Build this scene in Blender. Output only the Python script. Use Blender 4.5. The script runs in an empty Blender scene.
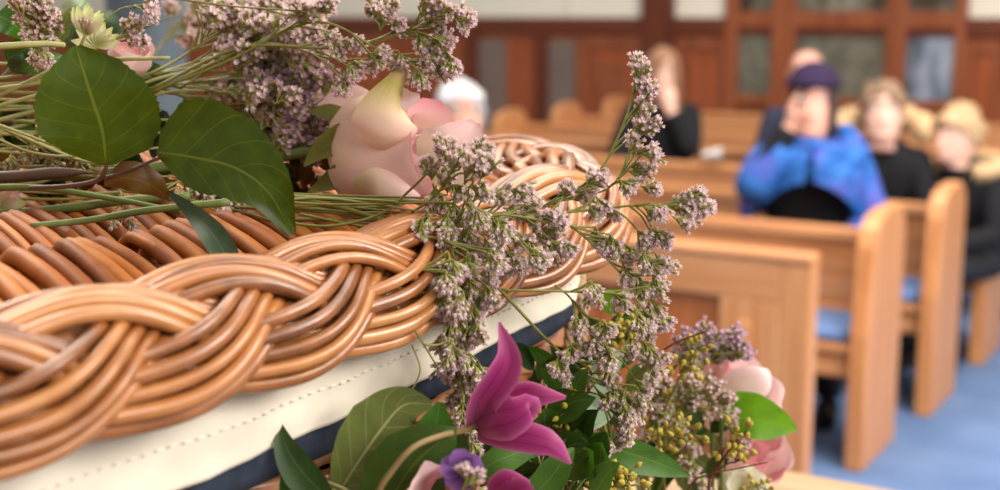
import bpy, math, random
from mathutils import Vector, Matrix, noise as mnoise

R = math.radians
V = Vector
SC = bpy.context.scene
COL = SC.collection

# ------------------------------------------------------------------ camera
F = 1300.0
PITCH = R(10.1)
CAM = V((0, 0, 1.62))
SP, CP = math.sin(PITCH), math.cos(PITCH)
cam_data = bpy.data.cameras.new('camera')
cam_data.sensor_width = 36.0
cam_data.lens = 36.0 * F / 1000.0
cam_data.clip_start = 0.02
cam = bpy.data.objects.new('camera', cam_data)
COL.objects.link(cam)
cam.location = CAM
cam.rotation_euler = (R(90) - PITCH, 0, 0)
cam_data.dof.use_dof = True
cam_data.dof.focus_distance = 0.83
cam_data.dof.aperture_fstop = 5.0
SC.camera = cam


def P(px, py, y):
    """point of the place seen at photo pixel (px, py), y metres ahead of the camera"""
    cx, cz = (px - 500) / F, (245 - py) / F
    d = V((cx, CP + cz * SP, -SP + cz * CP))
    return CAM + d * (y / d.y)


def PZ(px, py, z):
    cx, cz = (px - 500) / F, (245 - py) / F
    d = V((cx, CP + cz * SP, -SP + cz * CP))
    return CAM + d * ((z - CAM.z) / d.z)


# the church axis: A runs away along the aisle, N points to the aisle side
TH = R(31.5)
AX = V((math.sin(TH), math.cos(TH), 0))
NX = V((math.cos(TH), -math.sin(TH), 0))


def AN(a, n, z=0.0):
    return AX * a + NX * n + V((0, 0, z))


# ------------------------------------------------------------------ mesh builder
class MB:
    def __init__(s):
        s.v, s.f, s.m, s.r, s.uv = [], [], [], [], []

    def add(s, verts, faces, mat=0, r=0.5, uv=None):
        o = len(s.v)
        s.v.extend([tuple(p) for p in verts])
        s.f.extend([tuple(i + o for i in f) for f in faces])
        s.m.extend([mat] * len(faces))
        s.r.extend([r] * len(verts))
        s.uv.extend(uv if uv else [(0.5, 0.5)] * len(verts))

    def box(s, x0, x1, y0, y1, z0, z1, mat=0, r=0.5):
        v = [(x, y, z) for x in (x0, x1) for y in (y0, y1) for z in (z0, z1)]
        s.add(v, [(0, 1, 3, 2), (4, 6, 7, 5), (0, 4, 5, 1), (2, 3, 7, 6), (0, 2, 6, 4), (1, 5, 7, 3)], mat, r)

    def tube(s, pts, rad, n=6, mat=0, r=0.5, cap=True, closed=False, flat=1.0, up=None):
        pts = [V(p) for p in pts]
        k = len(pts)
        if not isinstance(rad, (list, tuple)):
            rad = [rad] * k
        vs, fs, uv = [], [], []
        prev = None
        for i, p in enumerate(pts):
            if closed:
                t = pts[(i + 1) % k] - pts[i - 1]
            else:
                t = pts[min(i + 1, k - 1)] - pts[max(i - 1, 0)]
            if t.length < 1e-9:
                t = V((0, 0, 1))
            t.normalize()
            if prev is None:
                a = V(up) if up else (V((0, 0, 1)) if abs(t.z) < .9 else V((1, 0, 0)))
            else:
                a = prev
            a = a - t * a.dot(t)
            if a.length < 1e-6:
                a = t.orthogonal()
            a.normalize()
            prev = a
            b = t.cross(a)
            for j in range(n):
                an = 2 * math.pi * j / n
                vs.append(p + a * (math.cos(an) * rad[i] * flat) + b * (math.sin(an) * rad[i]))
                uv.append((j / n, i / max(1, k - 1)))
        for i in range(k if closed else k - 1):
            i2 = (i + 1) % k
            for j in range(n):
                j2 = (j + 1) % n
                fs.append((i * n + j, i * n + j2, i2 * n + j2, i2 * n + j))
        if cap and not closed:
            fs.append(tuple(range(n - 1, -1, -1)))
            fs.append(tuple((k - 1) * n + j for j in range(n)))
        s.add(vs, fs, mat, r, uv)

    def loft(s, rings, mat=0, r=0.5, cap=True):
        n = len(rings[0])
        vs = [p for ring in rings for p in ring]
        fs = []
        for i in range(len(rings) - 1):
            for j in range(n):
                j2 = (j + 1) % n
                fs.append((i * n + j, i * n + j2, (i + 1) * n + j2, (i + 1) * n + j))
        if cap:
            fs.append(tuple(range(n - 1, -1, -1)))
            fs.append(tuple((len(rings) - 1) * n + j for j in range(n)))
        s.add(vs, fs, mat, r)

    def ball(s, c, rx, ry, rz, n=12, k=8, mat=0, r=0.5, rot=None):
        vs, fs = [], []
        c = V(c)
        for i in range(k + 1):
            ph = math.pi * i / k
            for j in range(n):
                an = 2 * math.pi * j / n
                q = V((rx * math.sin(ph) * math.cos(an), ry * math.sin(ph) * math.sin(an), rz * math.cos(ph)))
                if rot:
                    q = rot @ q
                vs.append(c + q)
        for i in range(k):
            for j in range(n):
                j2 = (j + 1) % n
                fs.append((i * n + j, (i + 1) * n + j, (i + 1) * n + j2, i * n + j2))
        s.add(vs, fs, mat, r)

    def build(s, name, mats, parent=None, smooth=True, bevel=0.0, origin=None):
        me = bpy.data.meshes.new(name)
        vs = s.v
        if origin is not None:
            vs = [(x - origin[0], y - origin[1], z - origin[2]) for x, y, z in vs]
        me.from_pydata(vs, [], s.f)
        if not isinstance(mats, (list, tuple)):
            mats = [mats]
        for m in mats:
            me.materials.append(m)
        me.polygons.foreach_set('material_index', s.m)
        me.polygons.foreach_set('use_smooth', [smooth] * len(s.f))
        at = me.attributes.new('rv', 'FLOAT', 'POINT')
        at.data.foreach_set('value', s.r)
        ul = me.uv_layers.new(name='UVMap')
        flat = []
        for f in s.f:
            for i in f:
                flat.extend(s.uv[i])
        ul.data.foreach_set('uv', flat)
        me.update()
        o = bpy.data.objects.new(name, me)
        COL.objects.link(o)
        if origin is not None:
            o.location = origin
        if parent is not None:
            o.parent = parent
        if bevel:
            b = o.modifiers.new('bevel', 'BEVEL')
            b.width = bevel
            b.segments = 2
            b.limit_method = 'ANGLE'
            b.angle_limit = R(40)
        return o


def tag(o, label=None, cat=None, group=None, kind=None):
    if label: o['label'] = label
    if cat: o['category'] = cat
    if group: o['group'] = group
    if kind: o['kind'] = kind
    return o


def thing(name, label, cat, loc=(0, 0, 0), rz=0.0, group=None):
    o = bpy.data.objects.new(name, None)
    o.empty_display_size = 0.05
    COL.objects.link(o)
    o.location = loc
    o.rotation_euler = (0, 0, rz)
    return tag(o, label, cat, group)


def keep(o, root):
    """parent o to root where o's mesh was made in world coordinates (root only translated)"""
    o.parent = root
    o.location = V(o.location) - V(root.location)
    return o


def catmull(pts, k=6):
    pts = [V(p) for p in pts]
    if len(pts) < 3:
        a, b = pts[0], pts[-1]
        return [a.lerp(b, i / k) for i in range(k + 1)]
    out = []
    e = [pts[0] * 2 - pts[1]] + pts + [pts[-1] * 2 - pts[-2]]
    for i in range(1, len(e) - 2):
        p0, p1, p2, p3 = e[i - 1], e[i], e[i + 1], e[i + 2]
        for j in range(k):
            t = j / k
            out.append(0.5 * ((2 * p1) + (p2 - p0) * t + (2 * p0 - 5 * p1 + 4 * p2 - p3) * t * t + (3 * p1 - p0 - 3 * p2 + p3) * t ** 3))
    out.append(pts[-1])
    return out


def lerp_list(l, t):
    x = t * (len(l) - 1)
    i = min(int(x), len(l) - 2)
    return l[i] + (l[i + 1] - l[i]) * (x - i)


# ------------------------------------------------------------------ materials
def srgb(r, g, b):
    f = lambda c: (c / 255 / 12.92) if c / 255 <= .04045 else ((c / 255 + .055) / 1.055) ** 2.4
    return (f(r), f(g), f(b), 1)


class Mat:
    def __init__(s, name):
        s.m = bpy.data.materials.new(name)
        s.m.use_nodes = True
        s.t = s.m.node_tree
        s.n, s.l = s.t.nodes, s.t.links
        s.n.clear()
        s.out = s.n.new('ShaderNodeOutputMaterial')
        s.b = s.n.new('ShaderNodeBsdfPrincipled')
        s.l.new(s.b.outputs[0], s.out.inputs[0])

    def node(s, t, **kw):
        x = s.n.new(t)
        for k, v in kw.items():
            setattr(x, k, v)
        return x

    def link(s, a, b): s.l.new(a, b)

    def ramp(s, fac, stops):
        x = s.node('ShaderNodeValToRGB')
        e = x.color_ramp.elements
        while len(e) > 1: e.remove(e[-1])
        e[0].position, e[0].color = stops[0]
        for p, c in stops[1:]:
            q = e.new(p)
            q.color = c
        s.link(fac, x.inputs[0])
        return x.outputs[0]

    def noise(s, scale, detail=3, vec=None, rough=.5):
        x = s.node('ShaderNodeTexNoise')
        x.inputs['Scale'].default_value = scale
        x.inputs['Detail'].default_value = detail
        x.inputs['Roughness'].default_value = rough
        if vec is not None: s.link(vec, x.inputs['Vector'])
        return x.outputs['Fac']

    def obj(s, scale=(1, 1, 1)):
        c = s.node('ShaderNodeTexCoord')
        m = s.node('ShaderNodeMapping')
        m.inputs['Scale'].default_value = scale
        s.link(c.outputs['Object'], m.inputs['Vector'])
        return m.outputs[0]

    def attr(s, n='rv'):
        x = s.node('ShaderNodeAttribute')
        x.attribute_name = n
        return x.outputs['Fac']

    def math(s, op, a, b=None, c=None):
        x = s.node('ShaderNodeMath', operation=op)
        for i, q in enumerate((a, b, c)):
            if q is None: continue
            if isinstance(q, (int, float)): x.inputs[i].default_value = q
            else: s.link(q, x.inputs[i])
        return x.outputs[0]

    def mix(s, fac, a, b, blend='MIX'):
        x = s.node('ShaderNodeMix', data_type='RGBA', blend_type=blend)
        for i, q in ((0, fac), (6, a), (7, b)):
            if isinstance(q, (int, float, tuple)): x.inputs[i].default_value = q
            else: s.link(q, x.inputs[i])
        return x.outputs[2]

    def set(s, color=None, rough=None, spec=None, **kw):
        if color is not None:
            if isinstance(color, tuple): s.b.inputs['Base Color'].default_value = color
            else: s.link(color, s.b.inputs['Base Color'])
        if rough is not None:
            if isinstance(rough, float): s.b.inputs['Roughness'].default_value = rough
            else: s.link(rough, s.b.inputs['Roughness'])
        if spec is not None: s.b.inputs['Specular IOR Level'].default_value = spec
        for k, v in kw.items(): s.b.inputs[k].default_value = v
        return s

    def bump(s, h, strength=.3, dist=.002):
        x = s.node('ShaderNodeBump')
        x.inputs['Strength'].default_value = strength
        x.inputs['Distance'].default_value = dist
        s.link(h, x.inputs['Height'])
        s.link(x.outputs[0], s.b.inputs['Normal'])

    def translucent(s, color, fac):
        t = s.node('ShaderNodeBsdfTranslucent')
        if isinstance(color, tuple): t.inputs[0].default_value = color
        else: s.link(color, t.inputs[0])
        m = s.node('ShaderNodeMixShader')
        m.inputs[0].default_value = fac
        s.link(s.b.outputs[0], m.inputs[1])
        s.link(t.outputs[0], m.inputs[2])
        s.link(m.outputs[0], s.out.inputs[0])


def plain(name, c, rough=.6, spec=.4, var=.0, vs=40):
    m = Mat(name)
    col = srgb(*c)
    if var:
        n = m.noise(vs, 4, m.obj())
        d = tuple(x * (1 - var) for x in col[:3]) + (1,)
        l = tuple(min(1, x * (1 + var)) for x in col[:3]) + (1,)
        m.set(m.ramp(n, [(.3, d), (.7, l)]), rough, spec)
    else:
        m.set(col, rough, spec)
    return m.m


def wood(name, light, mid, dark, scale, rough=.38):
    m = Mat(name)
    v = m.obj(scale)
    n = m.noise(1.0, 5, v, .6)
    big = m.noise(.25, 2, v)
    c = m.ramp(n, [(.3, srgb(*dark)), (.5, srgb(*mid)), (.72, srgb(*light))])
    c = m.mix(m.math('MULTIPLY', big, .5), c, srgb(*dark))
    m.set(c, rough, .4)
    m.bump(n, .08, .001)
    return m.m


def wicker_mat(name, stops, rough=.30, coat=.4):
    m = Mat(name)
    a = m.attr()
    n = m.noise(60, 4, m.obj((1, 1, 1)))
    sp = m.noise(350, 2, m.obj())
    f = m.math('ADD', m.math('MULTIPLY', a, .5), m.math('MULTIPLY', n, .5))
    c = m.ramp(f, stops)
    c = m.mix(m.math('MULTIPLY', m.math('GREATER_THAN', sp, .70), .35), c, srgb(96, 52, 24))
    m.set(c, rough, .5)
    m.b.inputs['Coat Weight'].default_value = coat
    m.b.inputs['Coat Roughness'].default_value = .25
    m.bump(n, .12, .001)
    return m.m


M = {}
M['wicker'] = wicker_mat('willow', [(.18, srgb(116, 66, 30)), (.42, srgb(168, 104, 54)), (.6, srgb(188, 122, 66)), (.88, srgb(208, 148, 90))])
M['wicker_lid'] = wicker_mat('willow_lid', [(.15, srgb(120, 60, 18)), (.42, srgb(164, 90, 26)), (.6, srgb(182, 106, 34)), (.9, srgb(202, 132, 64))], .58, .0)
M['wicker_body'] = wicker_mat('willow_body', [(.18, srgb(120, 68, 36)), (.5, srgb(180, 116, 76)), (.85, srgb(206, 148, 108))])
M['core'] = plain('dark_willow', (138, 86, 50), .7)
M['under'] = plain('willow_gap_shade', (52, 28, 14), .8)  # very dark brown, paints the shade seen in gaps between willow rods
M['cotton'] = plain('calico', (236, 226, 208), .9, .2, .05, 30)
M['thread'] = plain('thread', (240, 234, 222), .9)
M['navy'] = plain('navy_webbing', (38, 46, 62), .8, .3, .35, 90)
M['rope'] = plain('jute', (186, 158, 122), .9, .2, .15, 300)
WL, WM, WD = (226, 168, 120), (208, 144, 94), (178, 112, 68)
M['wood_x'] = wood('oak_long', WL, WM, WD, (1.2, 26, 26))
M['wood_z'] = wood('oak_upright', (226, 168, 118), (210, 146, 94), (182, 114, 68), (26, 26, 1.4))
M['wood_dark'] = wood('oak_panel', (196, 120, 66), (182, 104, 52), (150, 80, 38), (26, 26, 1.4))
M['wall_wood'] = wood('mahogany_wall', (172, 100, 62), (156, 86, 52), (124, 66, 40), (14, 14, 1.2), .4)
M['wall_wood_x'] = wood('mahogany_rail', (132, 68, 42), (114, 56, 34), (88, 42, 26), (1.2, 14, 14), .4)
M['wall_wood_dk'] = wood('mahogany_dark', (132, 64, 36), (112, 54, 30), (84, 38, 22), (14, 14, 1.2), .4)
M['wall_panel'] = wood('mahogany_panel', (184, 102, 60), (168, 88, 50), (136, 68, 38), (12, 12, 1.2), .4)
M['plaster'] = plain('cream_plaster', (244, 238, 222), .9, .2)
M['plaster2'] = plain('cream_plaster_plain', (232, 224, 206), .9, .2)
M['table'] = wood('pale_table', (196, 170, 136), (176, 148, 114), (136, 108, 80), (1.5, 30, 30), .5)
M['cushion'] = plain('blue_cushion', (98, 122, 166), .9, .2, .12, 60)
mm = Mat('blue_carpet')
n1 = mm.noise(3.2, 4, mm.obj()); n2 = mm.noise(160, 3, mm.obj())
cc = mm.ramp(n1, [(.3, srgb(82, 106, 148)), (.7, srgb(112, 136, 178))])
mm.set(mm.mix(.35, cc, mm.ramp(n2, [(.35, srgb(72, 96, 138)), (.7, srgb(134, 156, 192))])), .95, .1)
mm.bump(n2, .4, .004)
M['carpet'] = mm.m
# leaded or obscured glass
mm = Mat('obscured_glass')
n1 = mm.noise(9, 3, mm.obj()); 
mm.set(mm.ramp(n1, [(.3, srgb(84, 84, 72)), (.7, srgb(128, 124, 110))]), .3, .5)
M['glass'] = mm.m
mm = Mat('blue_grey_glass')
n1 = mm.noise(7, 3, mm.obj((1, 1, .4)))
mm.set(mm.ramp(n1, [(.3, srgb(74, 82, 92)), (.55, srgb(140, 152, 172)), (.75, srgb(180, 190, 205))]), .3, .5)
M['glass_blue'] = mm.m
mm = Mat('screen_glass_upper')
n1 = mm.noise(5, 3, mm.obj((1, 1, .6)))
mm.set(mm.ramp(n1, [(.35, srgb(60, 48, 36)), (.55, srgb(120, 116, 100)), (.75, srgb(190, 190, 180))]), .3, .5)
M['glass_up'] = mm.m
M['grey_panel'] = plain('grey_board', (126, 108, 98), .7, .3, .06, 4)
M['column'] = plain('grey_blue_paint', (78, 88, 94), .45, .4, .04, 3)

# ------------------------------------------------------------------ the church
AW = 11.2
CH_RZ = -TH


def W(px, py):
    """(N, z) on the far wall plane under photo pixel"""
    cx, cz = (px - 500) / F, (245 - py) / F
    d = V((cx, CP + cz * SP, -SP + cz * CP))
    t = (AW - CAM.dot(AX)) / d.dot(AX)
    p = CAM + d * t
    return p.dot(NX), p.z


def struct(name, mb, mat, parent=None, **kw):
    o = mb.build(name, mat, parent, smooth=False, **kw)
    if parent is None: o['kind'] = 'structure'
    return o


def place(o, a=0.0, n=0.0, z=0.0):
    o.location = AN(a, n, z)
    o.rotation_euler = (0, 0, CH_RZ)
    return o


b = MB(); b.box(-16, 5, -4, 12, -.1, 0)
place(struct('floor', b, M['carpet']))
b = MB(); b.box(-16, 5, 0, .2, 0, 6)
place(struct('wall_back', b, M['plaster']), AW)
b = MB(); b.box(-16.2, -16, -4, 12, 0, 6)
place(struct('wall_left', b, M['plaster2']))
b = MB(); b.box(5, 5.2, -4, 12, 0, 6)
place(struct('wall_right', b, M['plaster2']))

zr0, zr1 = W(500, 33)[1], W(500, 17)[1]          # dark capping rail
tn = [0]


def wall_trim(boxes, mat, bevel=0.0):
    tn[0] += 1
    b = MB()
    for x0, x1, y0, y1, z0, z1 in boxes: b.box(x0, x1, -y1, -y0, z0, z1)
    return place(struct('trim_%d' % tn[0], b, mat, bevel=bevel), AW)


def nw(px): return W(px, 70)[0]


# wainscot field, capping rail, skirting
wall_trim([(-15.99, nw(730), .0, .03, 0, zr0), (nw(960), 4.99, 0, .03, 0, zr0)], M['wall_panel'])
wall_trim([(-15.99, 4.99, 0, .09, zr0, zr1)], M['wall_wood_x'], .01)
wall_trim([(-15.99, 4.99, .03, .06, 0, .22)], M['wall_wood_x'], .005)
# raised stiles and rails around recessed panels


def panel(n0, n1, z0, z1, mat='wall_wood', w=.11):
    bx = [(n0, n0 + w, .03, .06, z0, z1), (n1 - w, n1, .03, .06, z0, z1), (n0 + w, n1 - w, .03, .06, z1 - w, z1), (n0 + w, n1 - w, .03, .06, z0, z0 + w)]
    wall_trim(bx, M[mat], .008)


panel(nw(580), nw(647), .25, zr0 - .02)
q0, q1 = nw(598), nw(628)
wall_trim([(q0, q1, .03, .05, .5, zr0 - .28)], M['wall_wood'], .02)
panel(nw(676), nw(730), .25, zr0 - .02)
wall_trim([(nw(690), nw(718), .03, .05, .5, zr0 - .25)], M['wall_panel'], .02)
panel(nw(960), nw(1010), .25, zr0 - .02)
panel(nw(1012), nw(1100), .25, zr0 - .02)
for x0, x1 in ((250, 330), (335, 430), (120, 245), (-20, 115)):
    panel(nw(x0), nw(x1), .25, zr0 - .02)
# dark jambs beside the grey boards, heavy post
wall_trim([(nw(470), nw(481), .03, .10, .22, zr0)], M['wall_wood_dk'])
wall_trim([(nw(541), nw(551), .03, .10, .22, zr0)], M['wall_wood_dk'])
wall_trim([(nw(646), nw(676), .03, .14, 0, 4.2)], M['wall_wood_dk'], .01)
for k, (x0, x1) in enumerate(((481, 508), (551, 577))):
    wall_trim([(nw(x0), nw(x1), .03, .05, .22, zr0 - .06)], M['grey_panel'])
# glazed timber screen on the right
s0, s1 = nw(729), nw(962)
zp0, zp1 = W(840, 97)[1], W(840, 28)[1]
zt = W(840, 11)[1]
wall_trim([(s0, s1, .0, .05, 0, zp0)], M['wall_wood'])
frame = [(nw(a), nw(c), .0, .12, 0, 3.6) for a, c in ((728, 741), (775, 798), (887, 908), (956, 966))]
frame += [(s0, s1, .0, .11, zp1, zt), (s0, s1, .0, .11, zp0 - .09, zp0), (s0, s1, .0, .13, 3.5, 3.7)]
wall_trim(frame, M['wall_wood'], .008)
wn = 0
for a, c, mt in ((741, 775, 'glass'), (798, 887, 'glass'), (908, 956, 'glass_blue')):
    for z0, z1, m2 in ((zp0, zp1, mt), (zt, 3.5, 'glass_up')):
        wn += 1
        b = MB(); b.box(nw(a), nw(c), -.06, -.04, z0, z1)
        w = place(struct('window_%d' % wn, b, M[m2]), AW)
# picture-like pilaster between the cream wall bays
wall_trim([(nw(566), nw(570), 0, .02, zr1, 6)], M['plaster2'])

# round painted column standing behind the coffin
c = P(146, 30, 3.1)
b = MB()
cr = .092
prof = [(0, 1.25), (.08, 1.25), (.1, 1.05), (.14, 1.0), (3.9, .96), (3.95, 1.2), (4.05, 1.25)]
b.loft([[(cr * k * math.cos(2 * math.pi * j / 32), cr * k * math.sin(2 * math.pi * j / 32), z) for j in range(32)] for z, k in prof])
o = b.build('column', M['column'])
o.location = (c.x, c.y, 0)
tag(o, 'slender round grey-blue column behind the flowers at the back left', 'column')

# ------------------------------------------------------------------ pews
PN = -1.15
PNS = [-1.215, -1.165, -1.15, -1.15, -1.15, -1.15, -1.15]
PA = [4.455, 5.245, 6.18, 7.05, 7.92, 8.79, 9.66]
PL = 3.8


def end_outline():
    """pew end in (y, z): sloping shoulders and a small step at the back"""
    p = [(0, 0), (.44, 0), (.44, .85), (.425, .885), (.40, .893), (.385, .913), (.35, .93)]
    p += [(.20, .93), (.10, .91), (.05, .875), (.03, .81), (.02, .66), (0, .50)]
    return p


def slab(b, x0, x1, outline):
    n = len(outline)
    v = [(x0, y, z) for y, z in outline] + [(x1, y, z) for y, z in outline]
    f = [tuple(range(n - 1, -1, -1)), tuple(range(n, 2 * n))]
    f += [(i, (i + 1) % n, n + (i + 1) % n, n + i) for i in range(n)]
    b.add(v, f)


def make_pew():
    t = thing('church_pew', 'pew', 'pew', group=None)
    for x0, x1 in ((-.066, 0), (-PL, -PL + .062)):
        b = MB(); slab(b, x0, x1, end_outline())
        b.build('pew_end', M['wood_z'], t, False, .008)
    b = MB(); b.box(-PL + .062, -.062, .02, .40, .425, .455); b.box(-PL + .062, -.062, .04, .07, .33, .425)
    b.build('seat', M['wood_x'], t, False, .006)
    b = MB(); b.box(-PL + .062, -.062, .375, .40, .32, .77)
    b.build('backrest', M['wood_x'], t, False)
    b = MB(); b.box(-PL + .062, -.062, .355, .425, .77, .82); b.box(-PL + .062, -.062, .36, .415, .455, .52)
    b.build('top_rail', M['wood_x'], t, False, .012)
    b = MB(); b.box(-PL + .062, -.062, .40, .52, .63, .65); b.box(-PL + .062, -.062, .505, .52, .65, .68)
    b.build('book_ledge', M['wood_x'], t, False, .004)
    return t


def copy_tree(o, parent=None):
    c = o.copy(); COL.objects.link(c)
    if parent is not None: c.parent = parent
    for ch in list(o.children): copy_tree(ch, c)
    return c


pew_labels = [
    'oak pew nearest the camera, directly behind the panelled pew front',
    'oak pew with the woman in the blue shawl sitting in it',
    'oak pew of the boy in the fur hood, its end at the right picture edge',
    'oak pew under the long-haired woman in black',
    'oak pew directly behind the long-haired woman in black',
    'oak pew second from the far wall, behind the white-haired person',
    'oak pew furthest back, nearest the dark panelled wall']
pew = make_pew()
pews = []
for i, a in enumerate(PA):
    p = pew if i == 0 else copy_tree(pew)
    place(p, a, PNS[i])
    tag(p, pew_labels[i], 'pew', 'rows of oak pews')
    pews.append(p)

cl = MB()
x0, x1 = -PL + .1, -.075
ring = lambda x, s: [(x, .20 + s * .17 * math.copysign(abs(math.cos(q)) ** .35, math.cos(q)), .482 + s * .026 * math.copysign(abs(math.sin(q)) ** .45, math.sin(q))) for q in [2 * math.pi * j / 24 for j in range(24)]]
cl.loft([ring(x0, .8), ring(x0 + .02, 1)] + [ring(x0 + .02 + (x1 - x0 - .04) * i / 12, 1) for i in range(1, 13)] + [ring(x1, .8)])
cush_labels = ['nearest', 'second', 'third', 'fourth', 'fifth', 'sixth', 'rearmost']
c0 = cl.build('seat_cushion', M['cushion'])
for i, a in enumerate(PA):
    c = c0 if i == 0 else c0.copy()
    if i: COL.objects.link(c)
    place(c, a, PNS[i])
    tag(c, 'long blue seat cushion lying on the %s oak pew' % cush_labels[i], 'cushion', 'blue pew cushions')

# pew front: the panelled screen before the first row
t = place(thing('pew_front', 'panelled oak pew front with cap rail standing before the first pew', 'pew front'), 3.83, -1.225)
for xe in (-.10, -PL):
    b = MB(); b.box(xe, xe + .1, 0, .07, 0, .86)
    b.build('end_post', M['wood_z'], t, False, .006)
b = MB(); b.box(-PL + .1, -.1, .025, .045, .08, .80)
b.build('panel', M['wood_dark'], t, False)
b = MB(); b.box(-PL + .1, -.1, .0, .06, .73, .86); b.box(-PL + .1, -.1, .0, .06, 0, .14)
b.build('rail', M['wood_x'], t, False, .006)
b = MB(); b.box(-PL, .002, -.008, .078, .86, .89)
b.build('cap_rail', M['wood_x'], t, False, .012)
for i in range(5):
    xs = -.1 - .70 * i
    b = MB(); b.box(xs - .20, xs - (.0 if i == 0 else .02), .0, .06, .14, .73)
    b.build('stile', M['wood_z'], t, False, .006)
    b = MB(); b.box(xs - .135, xs - .085, -.012, .0, .22, .66)
    b.build('moulding', M['wood_z'], t, False, .01)

# folded white paper lying on the rail in front of the woman in black
q = PZ(712, 155, .87)
b = MB()
b.box(-.05, .05, -.07, .07, 0, .004)
b.add([(-.05, -.07, .004), (.05, -.07, .03), (.05, .07, .034), (-.05, .07, .004)], [(0, 1, 2, 3)])
o = b.build('service_sheet', plain('white_paper', (236, 236, 240), .8), None, False)
o.location = q; o.rotation_euler = (0, 0, CH_RZ + .4)
tag(o, 'small folded white paper lying on the pew rail beside the woman in black', 'paper')

# ------------------------------------------------------------------ people
SKIN = {}
def skin(name, c):
    m = Mat(name)
    m.set(srgb(*c), .5, .4)
    m.b.inputs['Subsurface Weight'].default_value = .12
    m.b.inputs['Subsurface Radius'].default_value = (.01, .004, .002)
    return m.m
M['skin_pale'] = skin('skin_pale', (228, 182, 164))
M['skin_pink'] = skin('skin_pink', (222, 166, 146))
M['lips'] = plain('lips', (190, 106, 100), .5)
M['eye'] = plain('eye', (240, 238, 234), .2)
M['iris'] = plain('iris', (52, 40, 34), .2)
M['black_cloth'] = plain('black_cloth', (26, 25, 30), .85, .3, .2, 60)
M['navy_cloth'] = plain('navy_cloth', (46, 50, 70), .85, .3, .2, 60)
M['dark_trouser'] = plain('dark_trouser', (34, 34, 40), .85)
M['shoe'] = plain('shoe_leather', (24, 20, 18), .4)
M['fur'] = plain('beige_fur', (206, 172, 132), .95, .1, .25, 90)
M['hair_brown'] = plain('hair_brown', (136, 108, 84), .6, .4, .25, 60)
M['hair_long'] = plain('hair_light_brown', (146, 106, 80), .6, .4, .25, 60)
M['hair_white'] = plain('hair_white', (196, 194, 196), .7, .3, .12, 60)
M['hair_blond'] = plain('hair_blond', (188, 156, 116), .6, .4, .2, 60)
M['hair_dark'] = plain('hair_dark', (66, 46, 44), .6, .4, .2, 60)
M['hat'] = plain('aubergine_wool', (52, 40, 66), .95, .1, .2, 120)
mm = Mat('blue_violet_shawl')
n1 = mm.noise(7, 3, mm.obj()); n2 = mm.noise(30, 3, mm.obj())
c1 = mm.ramp(n1, [(.38, srgb(22, 80, 158)), (.5, srgb(36, 98, 182)), (.6, srgb(70, 72, 168)), (.72, srgb(98, 80, 176))])
mm.set(mm.mix(m_ := .25, c1, mm.ramp(n2, [(.3, srgb(20, 60, 140)), (.7, srgb(90, 160, 230))])), .75, .3)
M['shawl'] = mm.m


def ell(c, ax, ay, n=16, rot=None, p=1.0):
    """horizontal elliptical ring"""
    out = []
    for j in range(n):
        q = 2 * math.pi * j / n
        ca, sa = math.cos(q), math.sin(q)
        v = V((ax * math.copysign(abs(ca) ** p, ca), ay * math.copysign(abs(sa) ** p, sa), 0))
        if rot: v = rot @ v
        out.append(V(c) + v)
    return out


def finger(b, p, d, n, ln, r, curl):
    """p base, d direction, n palm normal; curls toward n"""
    pts = [V(p)]
    dd = V(d).normalized(); nn = V(n).normalized()
    ang = 0
    for sgl in (.45, .32, .25):
        ang += curl
        e = dd * math.cos(ang) + nn * math.sin(ang)
        pts.append(pts[-1] + e * ln * sgl)
    b.tube(catmull(pts, 3), [r] * 7 + [r * .95, r * .8, r * .6], 8)


def hand(b, wrist, d, palm_n, side, curl=.25, s=1.0):
    """d: direction of fingers, palm_n: where the palm faces, side: +1/-1 thumb side along d x palm_n"""
    d = V(d).normalized(); n = V(palm_n); n = (n - d * n.dot(d)).normalized()
    w = d.cross(n) * side
    wrist = V(wrist)
    rings = []
    for t, hw, ht in ((-.01, .026, .019), (.02, .033, .018), (.055, .041, .016), (.085, .042, .014), (.096, .036, .010)):
        c = wrist + d * t * s
        rings.append([c + w * (hw * s * math.cos(q)) + n * (ht * s * math.sin(q)) for q in [2 * math.pi * j / 14 for j in range(14)]])
    b.loft(rings)
    for k, (off, ln) in enumerate(((.031, .072), (.011, .080), (-.010, .074), (-.030, .058))):
        base = wrist + d * (.082 * s) + w * (off * s)
        finger(b, base, (d + w * off * 1.6), n, ln * s, .0088 * s, curl)
    tb = wrist + d * .025 * s + w * .026 * s + n * .004
    finger(b, tb, (d * .72 + w * .72 + n * .25), n - w * .5, .062 * s, .0105 * s, curl * .7)


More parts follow.
